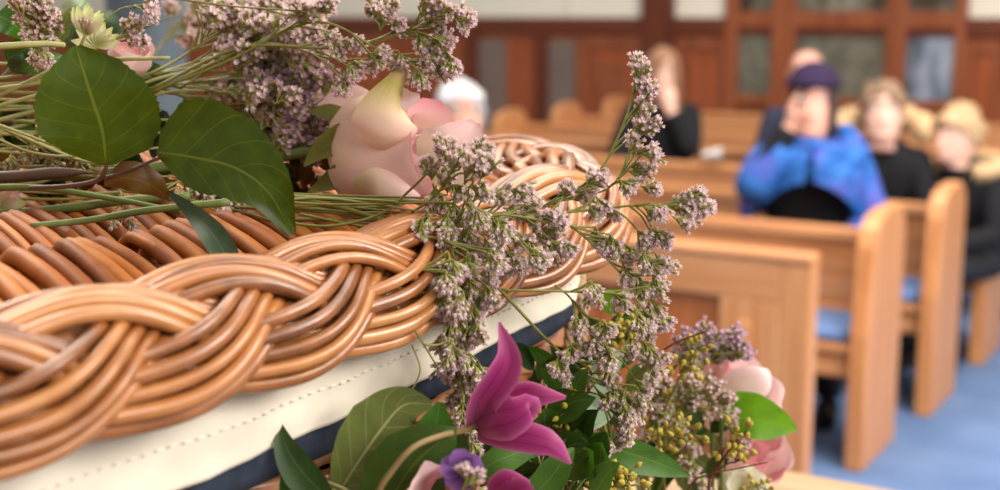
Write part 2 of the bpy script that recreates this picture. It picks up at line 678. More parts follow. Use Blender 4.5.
def head_rings(c, rot, s=1.0):
    """face toward local -Y; c = centre of the head"""
    prof = [  # z, half width, front depth, back depth
        (-.150, .052, .045, .052), (-.122, .050, .058, .055), (-.112, .050, .090, .058), (-.098, .056, .097, .068), (-.075, .063, .094, .082),
        (-.045, .069, .092, .092), (-.015, .073, .090, .098), (.015, .075, .088, .101), (.045, .076, .090, .101), (.072, .072, .084, .094),
        (.095, .060, .068, .078), (.112, .040, .044, .052), (.120, .016, .018, .02)]
    rings = []
    for z, w, f, bk in prof:
        ring = []
        for j in range(24):
            q = 2 * math.pi * j / 24
            x, y = math.cos(q), math.sin(q)
            yy = y * (f if y < 0 else bk)
            xx = x * w
            if y < -.5:   # features
                fx = abs(x)
                if -.05 < z < .0 and fx < .3: yy -= (.024 if z < -.03 else .016) * (1 - fx / .3)      # nose
                if 0 <= z < .03 and .2 < fx < .75: yy += .010                                          # eye sockets
                if z == .045 and fx < .8: yy -= .003                                                  # brow
                if z == -.075 and fx < .45: yy -= .004                                                # lips
                if z == -.098 and fx < .4: yy -= .003
            ring.append(V(c) + rot @ (V((xx, yy, z)) * s))
        rings.append(ring)
    return rings


def make_person(name, label, loc, yaw, skin_m, lean=.1, head_pitch=0., head_yaw=0., arms=None, top='black_cloth', scale=1.0, hs=1.16, group=None):
    """a seated person, local frame faces -Y, z=0 is the floor, hips on the seat"""
    t = thing(name, label, 'person', loc, yaw, group)
    t.scale = (scale,) * 3
    seat = .51
    hip = V((0, .0, seat + .09))
    up = V((0, -math.sin(lean), math.cos(lean)))
    chest = hip + up * .30
    sh = hip + up * .47
    neck = hip + up * .53
    hc = hip + up * .675 + V((0, -.025, 0))
    rot = (Matrix.Rotation(head_yaw, 3, 'Z') @ Matrix.Rotation(head_pitch, 3, 'X')) * hs
    b = MB(); k = MB()          # body, clothes
    tr = Matrix.Rotation(-lean, 3, 'X') if False else Matrix.Rotation(lean, 3, 'X')
    prof = [(-.10, .150, .105), (-.02, .172, .118), (.08, .165, .108), (.20, .158, .106), (.32, .178, .116), (.42, .190, .105), (.475, .165, .085), (.51, .095, .066), (.53, .060, .058)]
    b.loft([ell(hip + up * z, w, d, 20, tr, .85) for z, w, d in prof])
    k.loft([ell(hip + up * z, w + .018, d + .02, 20, tr, .85) for z, w, d in prof[:-1]] + [ell(hip + up * .545, .075, .07, 20, tr)])
    b.loft([ell(neck - up * .04, .060, .06, 16, tr), ell(neck + up * .02, .054, .056, 16, tr), ell(neck + up * .08, .05, .055, 16, tr)])
    b.loft(head_rings(hc, rot))
    for sx in (-1, 1):
        ec = hc + rot @ V((sx * .077, .012, .0))
        b.ball(ec, .010, .02, .032, 8, 6, rot=rot)
    arms = arms or {}
    for sx in (-1, 1):
        s0 = sh + V((sx * .165, .0, -.03))
        spec = arms.get(sx)
        if spec is None:
            el = s0 + V((sx * .06, -.06, -.27)); wr = el + V((-sx * .10, -.22, -.05)); hd = V((-sx * .4, -1, -.15)); pn = V((0, -.1, -1))
        else:
            el, wr, hd, pn = [V(q) for q in spec]
            el = hip + el; wr = hip + wr
        pts = catmull([s0, s0.lerp(el, .5) + V((sx * .008, 0, 0)), el, el.lerp(wr, .5), wr], 4)
        rr = [.050 - .0215 * i / (len(pts) - 1) for i in range(len(pts))]
        b.tube(pts, rr, 12)
        if spec is None:
            side = sx
        else:
            side = sx
        hand(b, wr, hd, pn, side, .22)
        pk = pts[:-1] + [pts[-1] + (pts[-2] - pts[-1]) * .25]
        k.ball(s0, .068, .066, .066, 14, 10)
        k.tube([s0 + (s0 - el).normalized() * .0] + pk[1:], [r_ + .021 for r_ in rr], 12)
        # legs
        h0 = hip + V((sx * .09, .0, -.02)); kn = V((sx * .11, -.40, seat + .045)); an = V((sx * .11, -.36, .09))
        b.tube(catmull([h0, h0.lerp(kn, .5), kn, kn.lerp(an, .45), an], 4), [.082 - .048 * i / 16 for i in range(17)], 12)
        b.tube([an + V((0, .05, -.045)), an + V((0, -.02, -.045)), an + V((0, -.10, -.055)), an + V((0, -.17, -.062))], [.033, .04, .035, .022], 10)
    body = b.build('body', skin_m, t)
    rm = body.modifiers.new('one_surface', 'REMESH'); rm.mode = 'VOXEL'; rm.voxel_size = .0065; rm.use_smooth_shade = True
    sm = body.modifiers.new('soft', 'SMOOTH'); sm.iterations = 3; sm.factor = .5
    coat = k.build('coat', M[top], t)
    rm = coat.modifiers.new('one_surface', 'REMESH'); rm.mode = 'VOXEL'; rm.voxel_size = .01; rm.use_smooth_shade = True
    sm = coat.modifiers.new('soft', 'SMOOTH'); sm.iterations = 6; sm.factor = .5
    l = MB()
    for sx in (-1, 1):
        h0 = hip + V((sx * .09, .0, -.02)); kn = V((sx * .11, -.40, seat + .045)); an = V((sx * .11, -.36, .10))
        l.tube(catmull([h0, h0.lerp(kn, .5), kn, kn.lerp(an, .45), an], 4), [.098 - .043 * i / 16 for i in range(17)], 14)
        f = MB()
        f.tube([an + V((0, .06, -.05)), an + V((0, -.02, -.045)), an + V((0, -.10, -.055)), an + V((0, -.19, -.062))], [.036, .046, .042, .028], 12)
        f.build('shoe', M['shoe'], t)
    l.ball(hip + V((0, 0, -.03)), .17, .13, .08, 16, 8)
    l.build('trousers', M['dark_trouser'], t)
    # face
    for sx in (-1, 1):
        e = MB(); ec = hc + rot @ V((sx * .031, -.078, .018))
        e.ball(ec, .014, .008, .009, 12, 8, rot=rot)
        eo = e.build('eye', M['eye'], t)
        e = MB(); e.ball(ec + rot @ V((0, -.0055, 0)), .006, .004, .006, 10, 6, rot=rot)
        e.build('iris', M['iris'], eo)
    e = MB()
    e.tube([hc + rot @ V((x, -.0985 + abs(x) * .45, -.072 + abs(x) * .04)) for x in (-.026, -.014, 0, .014, .026)], [.002, .005, .006, .005, .002], 8)
    e.build('mouth', M['lips'], t)
    for sx in (-1, 1):
        e = MB()
        e.tube([hc + rot @ V((sx * x, -.0935 + x * .30, .040 - abs(x - .03) * .15)) for x in (.014, .03, .05)], [.002, .004, .002], 6)
        e.build('eyebrow', M['hair_brown'] if top != 'navy_cloth' else M['hair_white'], t)
    return t, hip, up, hc, rot, sh


def hair_cap(t, hc, rot, mat, thick=.014, front=.055, back=-.07, length=0.0, fluff=.006, seed=1, name='hair', side=None):
    """cap of hair over the skull; front: hairline height, back: nape, length: extra locks hanging down"""
    b = MB()
    rings = []
    n, k = 36, 12
    side = side if side is not None else (front + back) / 2
    for i in range(k + 1):
        ring = []
        for j in range(n):
            q = 2 * math.pi * j / n
            x, y = math.cos(q), math.sin(q)
            f = (1 - y) / 2            # 1 at front
            edge = back + (front - back) * max(0, min(1, (f - .25) / .6)) if True else 0
            edge += .022 * mnoise.noise(V((q * 3.2, seed, 0)))
            if length and f < .78: edge = back - length
            z = .128 + thick * .6 + (edge - .128 - thick * .6) * (i / k)
            zz = max(-1, min(1, (z - .01) / .125))
            rad = math.sqrt(max(0, 1 - max(0, zz) ** 2)) if zz > 0 else 1.0 + (0.10 * min(1, -z * 6) if length else 0) - (0 if length else .12 * min(1, max(0, -z - .01) * 12))
            w = .077 * rad + thick * (.4 + .6 * rad); d = (.092 if y < 0 else .103) * rad + thick * (.4 + .6 * rad)
            p = V((x * w, y * d, z))
            no = mnoise.noise(V((x * 3 + seed, y * 3, z * 25))) * fluff
            p = p * (1 + no / .1)
            ring.append(hc + rot @ p)
        rings.append(ring)
    b.loft(rings)
    o = b.build(name, M[mat], t)
    return o


def fur_ring(t, c, rx, ry, r, tilt, seed, name='fur_collar', arc=(0, 360)):
    rnd = random.Random(seed)
    b = MB()
    N = 46
    pts = []
    for i in range(N):
        q = R(arc[0] + (arc[1] - arc[0]) * i / (N - 1))
        pts.append(c + Matrix.Rotation(tilt, 3, 'X') @ V((rx * math.cos(q), ry * math.sin(q), 0)))
    b.tube(pts, [r * (.85 + .3 * rnd.random()) for _ in pts], 12)
    for i in range(900):
        p = rnd.choice(pts)
        d = V((rnd.gauss(0, 1), rnd.gauss(0, 1), rnd.gauss(0, 1))).normalized()
        s = p + d * r * .8
        b.tube([s, s + d * .016 + V((0, 0, -.002)), s + d * .028 + V((rnd.uniform(-.008, .008), 0, -.008))], [.003, .002, .0005], 4)
    return b.build(name, M['fur'], t)


def seat_at(px, a_row, d=.16):
    """world point on the bench of the row starting at a_row, under photo column px"""
    best = None
    for i in range(1200):
        n = PN - .08 - i * .003
        p = AN(a_row + d, n)
        dep = p.y * CP + 1.2 * .0 + (CAM.z - 1.2) * SP
        x = 500 + F * p.x / dep
        if best is None or abs(x - px) < best[0]: best = (abs(x - px), p)
    return best[1]


def yaw_to_cam(p): return math.atan2(-p.x, p.y) * 1.0    # -Y local axis toward the camera


# woman in the blue shawl, hand at her cheek
p = seat_at(812, PA[1], .10)
y0 = -math.atan2(p.x, p.y) 
t, hip, up, hc, rot, sh = make_person('person', 'woman in dark knitted hat and blue violet shawl, cheek on her hand', p, y0, M['skin_pink'],
    lean=.25, head_pitch=-.12, head_yaw=-.05,
    arms={-1: ((-.22, -.27, .33), (-.085, -.26, .57), (.02, .15, 1), (1, .3, .2)), 1: ((.26, -.14, .16), (.10, -.33, .10), (-1, -.3, -.1), (0, 0, -1))}, top='black_cloth')
hair_cap(t, hc, rot, 'hair_dark', .008, .05, -.09, .02, .01, 3)
b = MB()
rings = []
for i in range(9):
    z = .074 + i * .0095
    rad = math.sqrt(max(.02, 1 - ((z - .03) / .122) ** 2)) if z > .03 else 1
    rings.append([hc + rot @ V((math.cos(q) * (.085 * rad + .014), math.sin(q) * (.104 * rad + .014), z + .008 * math.sin(q))) for q in [2 * math.pi * j / 30 for j in range(30)]])
b.loft(rings)
b.tube([hc + rot @ V((math.cos(q) * .088, math.sin(q) * .106, .074 + .008 * math.sin(q))) for q in [2 * math.pi * j / 30 for j in range(30)]], .012, 8, closed=True)
b.build('knitted_hat', M['hat'], t)
# shawl wrapped over the shoulders, open in front
b = MB()
vs, fs = [], []
NJ, NI = 72, 22
for i in range(NI + 1):
    u = i / NI
    for j in range(NJ + 1):
        q = R(-86) + R(352) * j / NJ      # starts and ends at the front
        fr = max(0, -math.sin(q))
        drop = .40 - .21 * fr ** 2.5
        z = .56 - u * drop
        w = .085 + .165 * math.sin(min(1, u * 1.6) * math.pi / 2) + .02 * u
        d = .085 + .13 * math.sin(min(1, u * 1.5) * math.pi / 2) + .05 * u * fr
        fold = .012 * math.sin(q * 9 + u * 5) * min(1, u * 2) + .008 * math.sin(q * 17 + u * 9 + 1)
        c = hip + up * z
        vs.append(c + V((math.cos(q) * (w + fold), math.sin(q) * (d + fold), 0)))
for i in range(NI):
    for j in range(NJ):
        fs.append((i * (NJ + 1) + j, i * (NJ + 1) + j + 1, (i + 1) * (NJ + 1) + j + 1, (i + 1) * (NJ + 1) + j))
b.add(vs, fs)
# sleeve wraps and the rolled collar of the same cloth
for sx, e_, w_ in ((-1, V((-.22, -.27, .33)), V((-.10, -.26, .50))), (1, V((.26, -.14, .16)), V((.17, -.25, .13)))):
    s0 = sh + V((sx * .17, 0, -.03))
    b.tube(catmull([s0, s0.lerp(hip + e_, .5), hip + e_, (hip + e_).lerp(hip + w_, .95)], 5), [.075, .076, .078, .079, .08, .08, .079, .078, .076, .074, .072, .07, .066, .063, .06, .055], 14)
for k_, (zz, ra) in enumerate(((.53, .115), (.49, .14), (.45, .165))):
    pts = []
    for i in range(30):
        q = 2 * math.pi * i / 30
        pts.append(hip + up * (zz + .02 * math.sin(q * 2 + k_)) + V((ra * math.cos(q) + .03, (ra * .82 + .02) * math.sin(q) - .03, .012 * math.sin(3 * q + k_) - .03 * max(0, -math.sin(q)))))
    b.tube(pts, [.036 + .008 * math.sin(i * 1.3 + k_) for i in range(30)], 10, closed=True)
b.build('shawl', M['shawl'], t)

# boy in a black coat with a fur-trimmed hood
p = seat_at(884, PA[2], -.02)
t, hip, up, hc, rot, sh = make_person('person', 'boy in a black coat with a beige fur-trimmed hood, facing the camera', p, -math.atan2(p.x, p.y), M['skin_pale'], lean=.36, head_pitch=-.2, scale=.95)
hair_cap(t, hc, rot, 'hair_brown', .013, .050, -.06, 0, .03, 5)
fur_ring(t, hip + up * .60 + V((0, .05, .0)), .19, .12, .058, R(25), 4, arc=(-25, 205))

# blond child looking aside
p = seat_at(984, PA[2], .06)
t, hip, up, hc, rot, sh = make_person('person', 'blond child in a dark coat with a fur collar, head turned to the left', p, -math.atan2(p.x, p.y) - .55, M['skin_pale'], lean=.30, head_pitch=.0, head_yaw=-.3, scale=.87)
hair_cap(t, hc, rot, 'hair_blond', .013, .052, -.05, 0, .03, 9)
fur_ring(t, hip + up * .505 + V((0.03, .02, .0)), .16, .12, .042, R(12), 14, arc=(-60, 220))

# bald man behind the shawl
p = seat_at(806, PA[3], .06)
t, hip, up, hc, rot, sh = make_person('person', 'bald man in a navy jacket, half hidden behind the woman in the shawl', p, -math.atan2(p.x, p.y), M['skin_pink'], lean=.0, head_pitch=.1, top='navy_cloth', scale=1.0)

# woman with long hair holding her hands before her face
p = seat_at(662, PA[3], .10)
t, hip, up, hc, rot, sh = make_person('person', 'woman with long light brown hair in black, holding a hand before her face', p, -math.atan2(p.x, p.y), M['skin_pale'], lean=.12, head_pitch=-.05,
    arms={1: ((.17, -.22, .24), (.055, -.235, .46), (-.12, .12, 1), (-.2, 1, 0)), -1: ((-.25, -.10, .20), (-.14, -.28, .14), (1, -.4, 0), (0, 0, -1))})
hair_cap(t, hc, rot, 'hair_long', .018, .075, -.10, .14, .008, 11)
b = MB()
q1 = hip + V((.17, -.22, .24)); q2 = hip + V((.055, -.235, .46))
b.tube([q1.lerp(q2, .25), q1.lerp(q2, .6), q2], [.047, .043, .038], 12)
b.build('bare_forearm', M['skin_pale'], t)

# white-haired person
p = seat_at(474, PA[0], .10)
t, hip, up, hc, rot, sh = make_person('person', 'white-haired person with glasses, only the head showing behind the rose', p, -math.atan2(p.x, p.y) - .3, M['skin_pink'], lean=.25, head_pitch=-.22, head_yaw=.55, top='navy_cloth', scale=.96)
hair_cap(t, hc, rot, 'hair_white', .022, .060, -.06, 0, .02, 17)
b = MB()
for sx in (-1, 1):
    b.tube([hc + rot @ V((sx * .033 + .021 * math.cos(q), -.102, .016 + .017 * math.sin(q))) for q in [2 * math.pi * j / 16 for j in range(16)]], .0018, 6, closed=True)
    b.tube([hc + rot @ V((sx * .054, -.100, .018)), hc + rot @ V((sx * .082, 0, .016))], .0018, 6)
b.tube([hc + rot @ V((-.012, -.104, .018)), hc + rot @ V((.012, -.104, .018))], .0018, 6)
b.build('glasses', M['iris'], t)

# ------------------------------------------------------------------ the wicker coffin and its lid
LID_N0, LID_N1 = -.489, -1.03      # centre line of the plaited rim, near and far side
LID_A0, LID_A1 = -.72, 1.0
CR = .16
ZB = 1.4255


def perim(step=.006, inset=0.0):
    """closed rounded rectangle in (A, N); returns list of (a, n, tangent, outward) by arc length"""
    a0, a1, n0, n1 = LID_A0 + inset, LID_A1 - inset, LID_N1 + inset, LID_N0 - inset
    r = CR - inset
    segs = []
    out = []

    def line(p, q, o):
        L = (V(q) - V(p)).length
        k = max(1, int(round(L / step)))
        for i in range(k):
            out.append((V(p).lerp(V(q), i / k), V(o)))

    def arc(c, s, e):
        L = r * abs(e - s)
        k = max(2, int(round(L / step)))
        for i in range(k):
            t = s + (e - s) * i / k
            o = V((math.cos(t), math.sin(t)))
            out.append((V(c) + o * r, o))
    # start at near side (n = n1), running in +a
    line((a0 + r, n1), (a1 - r, n1), (0, 1))
    arc((a1 - r, n1 - r), R(90), 0)
    line((a1, n1 - r), (a1, n0 + r), (1, 0))
    arc((a1 - r, n0 + r), 0, R(-90))
    line((a1 - r, n0), (a0 + r, n0), (0, -1))
    arc((a0 + r, n0 + r), R(-90), R(-180))
    line((a0, n0 + r), (a0, n1 - r), (-1, 0))
    arc((a0 + r, n1 - r), R(180), R(90))
    res = []
    for p, o in out:
        # the long near side bows out a little
        bow = 0.0
        if o.y > .9: bow = .018 * max(0, 1 - ((p.x - .62) / .40) ** 2)
        q = p + o * bow
        res.append((AN(q.x, q.y), (AX * o.x + NX * o.y).normalized(), q))
    return res


lid = thing('coffin_lid', 'wicker coffin lid with a thick plaited willow rim, flowers lying on it', 'coffin lid', AN(.2, -.76, 1.45))
coffin = thing('wicker_coffin', 'woven willow coffin under the plaited lid, with a folded-over calico lining', 'coffin', AN(.2, -.76, 1.0))

PERI = perim()
n_p = len(PERI)
acc = [0]
for i in range(n_p):
    acc.append(acc[-1] + (PERI[(i + 1) % n_p][0] - PERI[i][0]).length)
LEN = acc[-1]
NS = 5
PERIODS = int(round(LEN / .44))


def smooth(x): x = max(0, min(1, x)); return x * x * (3 - 2 * x)


def rim_R(q):
    """the rim is fuller at the far end"""
    return .0300 + .0095 * smooth((q.x - .62) / .35)


BR_PH = .72


def braid():
    b = MB()
    rnd = random.Random(5)
    for k in range(NS):
        for j in range(5):
            rr = .0039 * rnd.uniform(.88, 1.12)
            off = (j - 2.0)
            pts, rad = [], []
            jit = rnd.uniform(0, 6)
            for i in range(0, n_p):
                c, o, q = PERI[i]
                Rr = rim_R(q); sc = Rr / .030
                ph = 2 * math.pi * (acc[i] / LEN) * PERIODS + 2 * math.pi * k / NS + BR_PH
                s = math.sin(ph)
                # flattened sinusoid: long arches, quick dives
                u = .0265 * s + .0025 * math.sin(3 * ph)
                h = -.0080 * math.sin(2 * ph) * (1 - .25 * smooth((q.x - .86) / .12))
                # spread of the four rods across the strand; rotated with the slope
                sl = math.cos(ph)
                sp = .0068
                ee = smooth((q.x - .86) / .12)
                uu = (u * (1 + .10 * ee) + off * sp * (1 + .28 * ee)) * sc
                hh = (h + .0012 * math.sin(acc[i] * 37 + jit) - .0004 * off * off) * sc + .005
                # edges roll under
                phi = R(46 + 52 * smooth((q.x - .80) / .2)) + uu / Rr
                rad_ = Rr + hh
                zc = ZB + .77 * Rr
                p = c + o * (math.cos(phi) * rad_) + V((0, 0, zc + math.sin(phi) * rad_))
                pts.append(p)
                rad.append(rr * (sc ** .7) * (1 + .22 * ee))
            b.tube(pts, rad, 7, 0, rnd.random(), closed=True)
    # core under the plait
    b2 = MB()
    pts = []
    rings = []
    for i in range(0, n_p, 3):
        c, o, q = PERI[i]
        Rr = rim_R(q)
        zc = ZB + .77 * Rr
        rings.append([c + o * (math.cos(t) * Rr * .86) + V((0, 0, zc + math.sin(t) * Rr * .86)) for t in [2 * math.pi * j / 10 for j in range(10)]])
    rings.append(rings[0])
    b2.loft(rings, cap=False)
    return b, b2


b, b2 = braid()
keep(b.build('plaited_rim', M['wicker']), lid)
keep(b2.build('rim_core', M['core']), lid)

# rows of willow rods lying across the lid, each row lapping over the next like a step
ROW = .098
rnd = random.Random(11)
ZL = ZB + .0255
nrow = 5
for r_i in range(nrow):
    b = MB()
    n_near = -.507 - ROW * r_i
    z0 = ZL + .0045 * min(r_i, 3)
    a = LID_A0 + .05
    while a < LID_A1 - .05:
        rr = rnd.choice([.0050, .0056, .0060, .0038, .0052])
        a += rr * 2 * rnd.uniform(1.04, 1.45)
        pts = []
        sk = rnd.uniform(.012, .030)
        dz = rnd.uniform(-.0015, .0015)
        for t in (-.10, .0, .2, .4, .6, .8, .93, 1.02, 1.07, 1.06):
            nn = n_near - ROW * t
            rise = .002 + .034 * math.sin(max(0, t) * 1.5) ** .9 if t < .95 else (.0335 if t < 1.0 else (.028 if t < 1.05 else (.018 if t > 1.065 else .006)))
            if t < 0: rise = -.002
            pts.append(AN(a + sk * t, nn, z0 + rise + dz))
        b.tube(catmull(pts, 2), rr, 7, 0, rnd.random())
    # a twisted weaver along the step
    for q in (0, 1):
        pts = []
        for i in range(160):
            aa = LID_A0 + .05 + (LID_A1 - LID_A0 - .1) * i / 159
            w = 2 * math.pi * aa / .05 + q * math.pi
            pts.append(AN(aa, n_near + .003 + .004 * math.cos(w), z0 + .004 + .005 * math.sin(w)))
        b.tube(pts, .0042, 6, 0, rnd.random())
    keep(b.build('woven_row', M['wicker_lid']), lid)
b = MB()
pl = perim(.02, .02)
vs = [p + V((0, 0, ZL - .008)) for p, o, q in pl]
b.add(vs, [tuple(range(len(vs) - 1, -1, -1))])
keep(b.build('lid_shade_backing', M['under']), lid)  # dark sheet under the rods, its colour stands for shade in the gaps

# lining: calico band hanging over the coffin edge, with a row of stitches
pb = perim(.008)


def up_(q):
    return .014 * smooth((q.x - .40) / .5)


def band(z_lo, z_hi, off, puck, seed, rings=6, thick=.003):
    b = MB()
    rows = []
    for i in range(rings + 1):
        t = i / rings
        row = []
        for k, (p, o, q) in enumerate(pb):
            d = off + puck * mnoise.noise(V((q.x * 14, q.y * 14, t * 1.5 + seed))) + puck * .5 * mnoise.noise(V((q.x * 40, q.y * 40, t * 3 + seed)))
            row.append(p + o * d + V((0, 0, z_hi + up_(q) * (1 if seed == 8 else t) + (z_lo - z_hi) * t)))
        rows.append(row)
    n = len(pb)
    # inner skin
    for t in (1, 0):
        rows.append([p + o * (off - thick - puck) + V((0, 0, (z_lo + up_(q)) if t else (z_hi + (up_(q) if seed == 8 else 0)))) for p, o, q in pb])
    vs = [v for row in rows for v in row]
    fs = []
    for i in range(len(rows) - 1):
        for j in range(n):
            j2 = (j + 1) % n
            fs.append((i * n + j, (i + 1) * n + j, (i + 1) * n + j2, i * n + j2))
    b.add(vs, fs)
    return b


lining = keep(band(1.384, 1.441, .012, .005, 3, 24).build('lining', M['cotton']), coffin)
b = MB()
for k in range(0, len(pb) - 1):
    p, o, q = pb[k]
    if not (o.dot(NX) > .2 or o.dot(AX) > .2): continue
    if k % 1: continue
    d = .012 + .005 * mnoise.noise(V((q.x * 14, q.y * 14, .56 * 1.5 + 3))) + .0025 * mnoise.noise(V((q.x * 40, q.y * 40, .56 * 3 + 3))) + .0003
    p2 = pb[k + 1][0]
    s = p + o * d + V((0, 0, 1.408 + .55 * up_(q))); e = p.lerp(p2, .62) + o * d + V((0, 0, 1.408 + .55 * up_(q)))
    b.tube([s, e], .0008, 6)
st = b.build('stitching', M['thread'])
st.parent = lining
st.location = -V(coffin.location) - V(lining.location)
keep(band(1.366, 1.388, .009, .003, 8, 3).build('navy_webbing', M['navy']), coffin)

# woven body below
b = MB()
rnd = random.Random(3)
pw = perim(.012, .012)
z = 1.012
row = 0
while z < 1.372:
    rr = rnd.uniform(.0058, .0068)
    for ph in (0,):
        pts = []
        ac = 0
        for i, (p, o, q) in enumerate(pw):
            w = math.sin(2 * math.pi * i / len(pw) * round(len(pw) * .012 / .075) + (row % 2) * math.pi)
            pts.append(p + o * (.006 * w - .004) + V((0, 0, z + .002 * math.sin(i * .3 + row))))
        b.tube(pts, rr, 6, 0, rnd.random(), closed=True)
    z += rr * 1.62
    row += 1
keep(b.build('woven_side', M['wicker_body']), coffin)
b = MB()
v0 = [p - o * .012 + V((0, 0, 1.002)) for p, o, q in pw]
v1 = [p - o * .012 + V((0, 0, 1.40)) for p, o, q in pw]
b.loft([v0, v1])
keep(b.build('inner_basket', M['under']), coffin)
# jute rope handle hanging over the side near the head end
b = MB()
for dx in (0, 9):
    q0, q1, q2 = P(571 + dx, 268, 1.035), P(572 + dx * 1.2, 300, 1.012), P(568 + dx * 1.6, 352, 1.00)
    pts = catmull([q0, q1, q2, q2 + V((0, .004, -.06))], 14)
    for s in (0, 1, 2):
        b.tube([p + V((math.cos(i * .8 + s * 2.09) * .0022, 0, math.sin(i * .8 + s * 2.09) * .0006)) + V((0, math.sin(i * .8 + s * 2.09) * .0022, 0)) for i, p in enumerate(pts)], .0024, 6, 0, .5)
keep(b.build('rope_handle', M['rope']), coffin)

# table carrying the coffin and the flowers
t = place(thing('wooden_table', 'pale wooden table carrying the coffin, its far edge showing at the bottom right', 'table'), 0, 0)
b = MB(); b.box(-1.32, -.06, -1.0, 1.67, .955, 1.0)
b.build('tabletop', M['table'], t, False, .008)
tb = t.children[0]
for x in (-1.25, -.15):
    for y in (-.9, 1.57):
        b = MB(); b.box(x - .04, x + .04, y - .04, y + .04, 0, .955)
        b.build('leg', M['table'], t, False, .006)
b = MB()
b.box(-1.25, -.15, 1.555, 1.585, .86, .955); b.box(-1.25, -.15, -.915, -.885, .86, .955)
b.box(-1.265, -1.235, -.9, 1.57, .86, .955); b.box(-.165, -.135, -.9, 1.57, .86, .955)
b.build('apron', M['table'], t, False)

# ------------------------------------------------------------------ plant materials and builders
def leaf_mat(name, base, vein, back=None, nv=7.0, trans=.25, rough=.42, slope=.55, vf=.6):
    m = Mat(name)
    tc = m.node('ShaderNodeTexCoord')
    sx = m.node('ShaderNodeSeparateXYZ'); m.link(tc.outputs['UV'], sx.inputs[0])
    u = m.math('ABSOLUTE', m.math('SUBTRACT', sx.outputs[0], .5))
    mid = m.math('LESS_THAN', u, .014)
    fr = m.math('FRACT', m.math('MULTIPLY', m.math('SUBTRACT', sx.outputs[1], m.math('MULTIPLY', u, slope)), nv))
    lat = m.math('MULTIPLY', m.math('LESS_THAN', fr, .06), .4)
    ve = m.math('MAXIMUM', mid, lat)
    n = m.noise(90, 4, m.obj())
    n3 = m.noise(14, 2, m.obj())
    d = tuple(x * .70 for x in srgb(*base)[:3]) + (1,)
    l = tuple(x * 1.25 for x in srgb(*base)[:3]) + (1,)
    c = m.ramp(m.math('ADD', m.math('MULTIPLY', n, .5), m.math('MULTIPLY', n3, .5)), [(.35, d), (.65, l)])
    c = m.mix(m.math('MULTIPLY', ve, vf), c, srgb(*vein))
    m.set(c, rough, .35)
    m.bump(m.math('ADD', m.math('MULTIPLY', ve, -.7), m.math('MULTIPLY', n, .4)), .25, .0008)
    m.translucent(c, trans)
    return m.m


def petal_mat(name, stops, trans=.3, rough=.55, streak=0.12, sc=60, edge=None):
    """colour runs along the petal (v of the UV map)"""
    m = Mat(name)
    tc = m.node('ShaderNodeTexCoord')
    sx = m.node('ShaderNodeSeparateXYZ'); m.link(tc.outputs['UV'], sx.inputs[0])
    mp = m.node('ShaderNodeMapping'); mp.inputs['Scale'].default_value = (sc, 2, 1)
    m.link(tc.outputs['UV'], mp.inputs[0])
    n = m.noise(1.0, 3, mp.outputs[0])
    v = m.math('ADD', sx.outputs[1], m.math('MULTIPLY', m.math('SUBTRACT', n, .5), streak * 2))
    c = m.ramp(v, [(p, srgb(*q)) for p, q in stops])
    if edge:
        au = m.math('MULTIPLY', m.math('ABSOLUTE', m.math('SUBTRACT', sx.outputs[0], .5)), 2.0)
        c = m.mix(m.math('MULTIPLY', m.math('POWER', au, 5.0), .8), c, srgb(*edge))
        dk = m.math('MULTIPLY', m.math('LESS_THAN', m.math('ABSOLUTE', m.math('SUBTRACT', au, .3)), .05), .35)
        c = m.mix(dk, c, srgb(*stops[1][1]), 'MULTIPLY')
    m.set(c, rough, .25)
    m.b.inputs['Sheen Weight'].default_value = .15
    m.translucent(c, trans)
    return m.m


M['leaf_rose'] = leaf_mat('rose_leaf', (62, 80, 8), (118, 128, 40), nv=6, trans=.22, vf=.55)
M['leaf_front'] = leaf_mat('front_leaf', (58, 84, 14), (104, 116, 40), nv=7, trans=.15, vf=.5, rough=.6)
M['leaf_brown'] = leaf_mat('brown_leaf', (98, 70, 24), (130, 100, 50), nv=5, trans=.15)
M['leaf_dark'] = leaf_mat('dark_leaf', (48, 76, 24), (96, 122, 70), nv=8)
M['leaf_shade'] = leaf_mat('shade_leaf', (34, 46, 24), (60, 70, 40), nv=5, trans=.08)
M['leaf_grey'] = leaf_mat('grey_green_leaf', (70, 92, 64), (110, 130, 100), nv=8, trans=.12)
M['leaf_olive'] = leaf_mat('olive_leaf_back', (106, 118, 56), (176, 176, 112), nv=6, trans=.2, vf=.9)
M['leaf_bright'] = leaf_mat('bright_leaf', (66, 112, 22), (120, 150, 60), nv=8, trans=.3)
M['leaf_lime'] = leaf_mat('lime_leaf', (104, 158, 22), (140, 176, 60), nv=6, trans=.35)
M['leaf_mid'] = leaf_mat('mid_leaf', (78, 118, 44), (134, 156, 88), nv=9, trans=.25)
M['leaf_sage'] = leaf_mat('sage_leaf', (150, 172, 140), (176, 190, 160), nv=6, trans=.2)
M['stem_olive'] = plain('olive_stem', (134, 132, 66), .55, .3, .15, 120)
M['stem_green'] = plain('green_stem', (110, 124, 66), .5, .35, .15, 80)
M['stem_pale'] = plain('pale_stem', (160, 158, 100), .55, .3, .15, 80)
M['stem_brown'] = plain('brown_stem', (92, 68, 58), .5, .35, .2, 80)
M['stem_tan'] = plain('tan_stem', (142, 118, 74), .55)
M['stem_red'] = plain('red_brown_twig', (112, 62, 44), .5)
M['calyx'] = plain('calyx', (150, 150, 84), .7, .2, .2, 200)
M['floret'] = plain('floret_pink', (240, 214, 216), .8, .15, .06, 150)
M['floret_lilac'] = plain('floret_lilac', (220, 188, 206), .8, .15, .08, 150)
M['floret_tan'] = plain('floret_tan', (176, 150, 122), .8, .15, .1, 150)
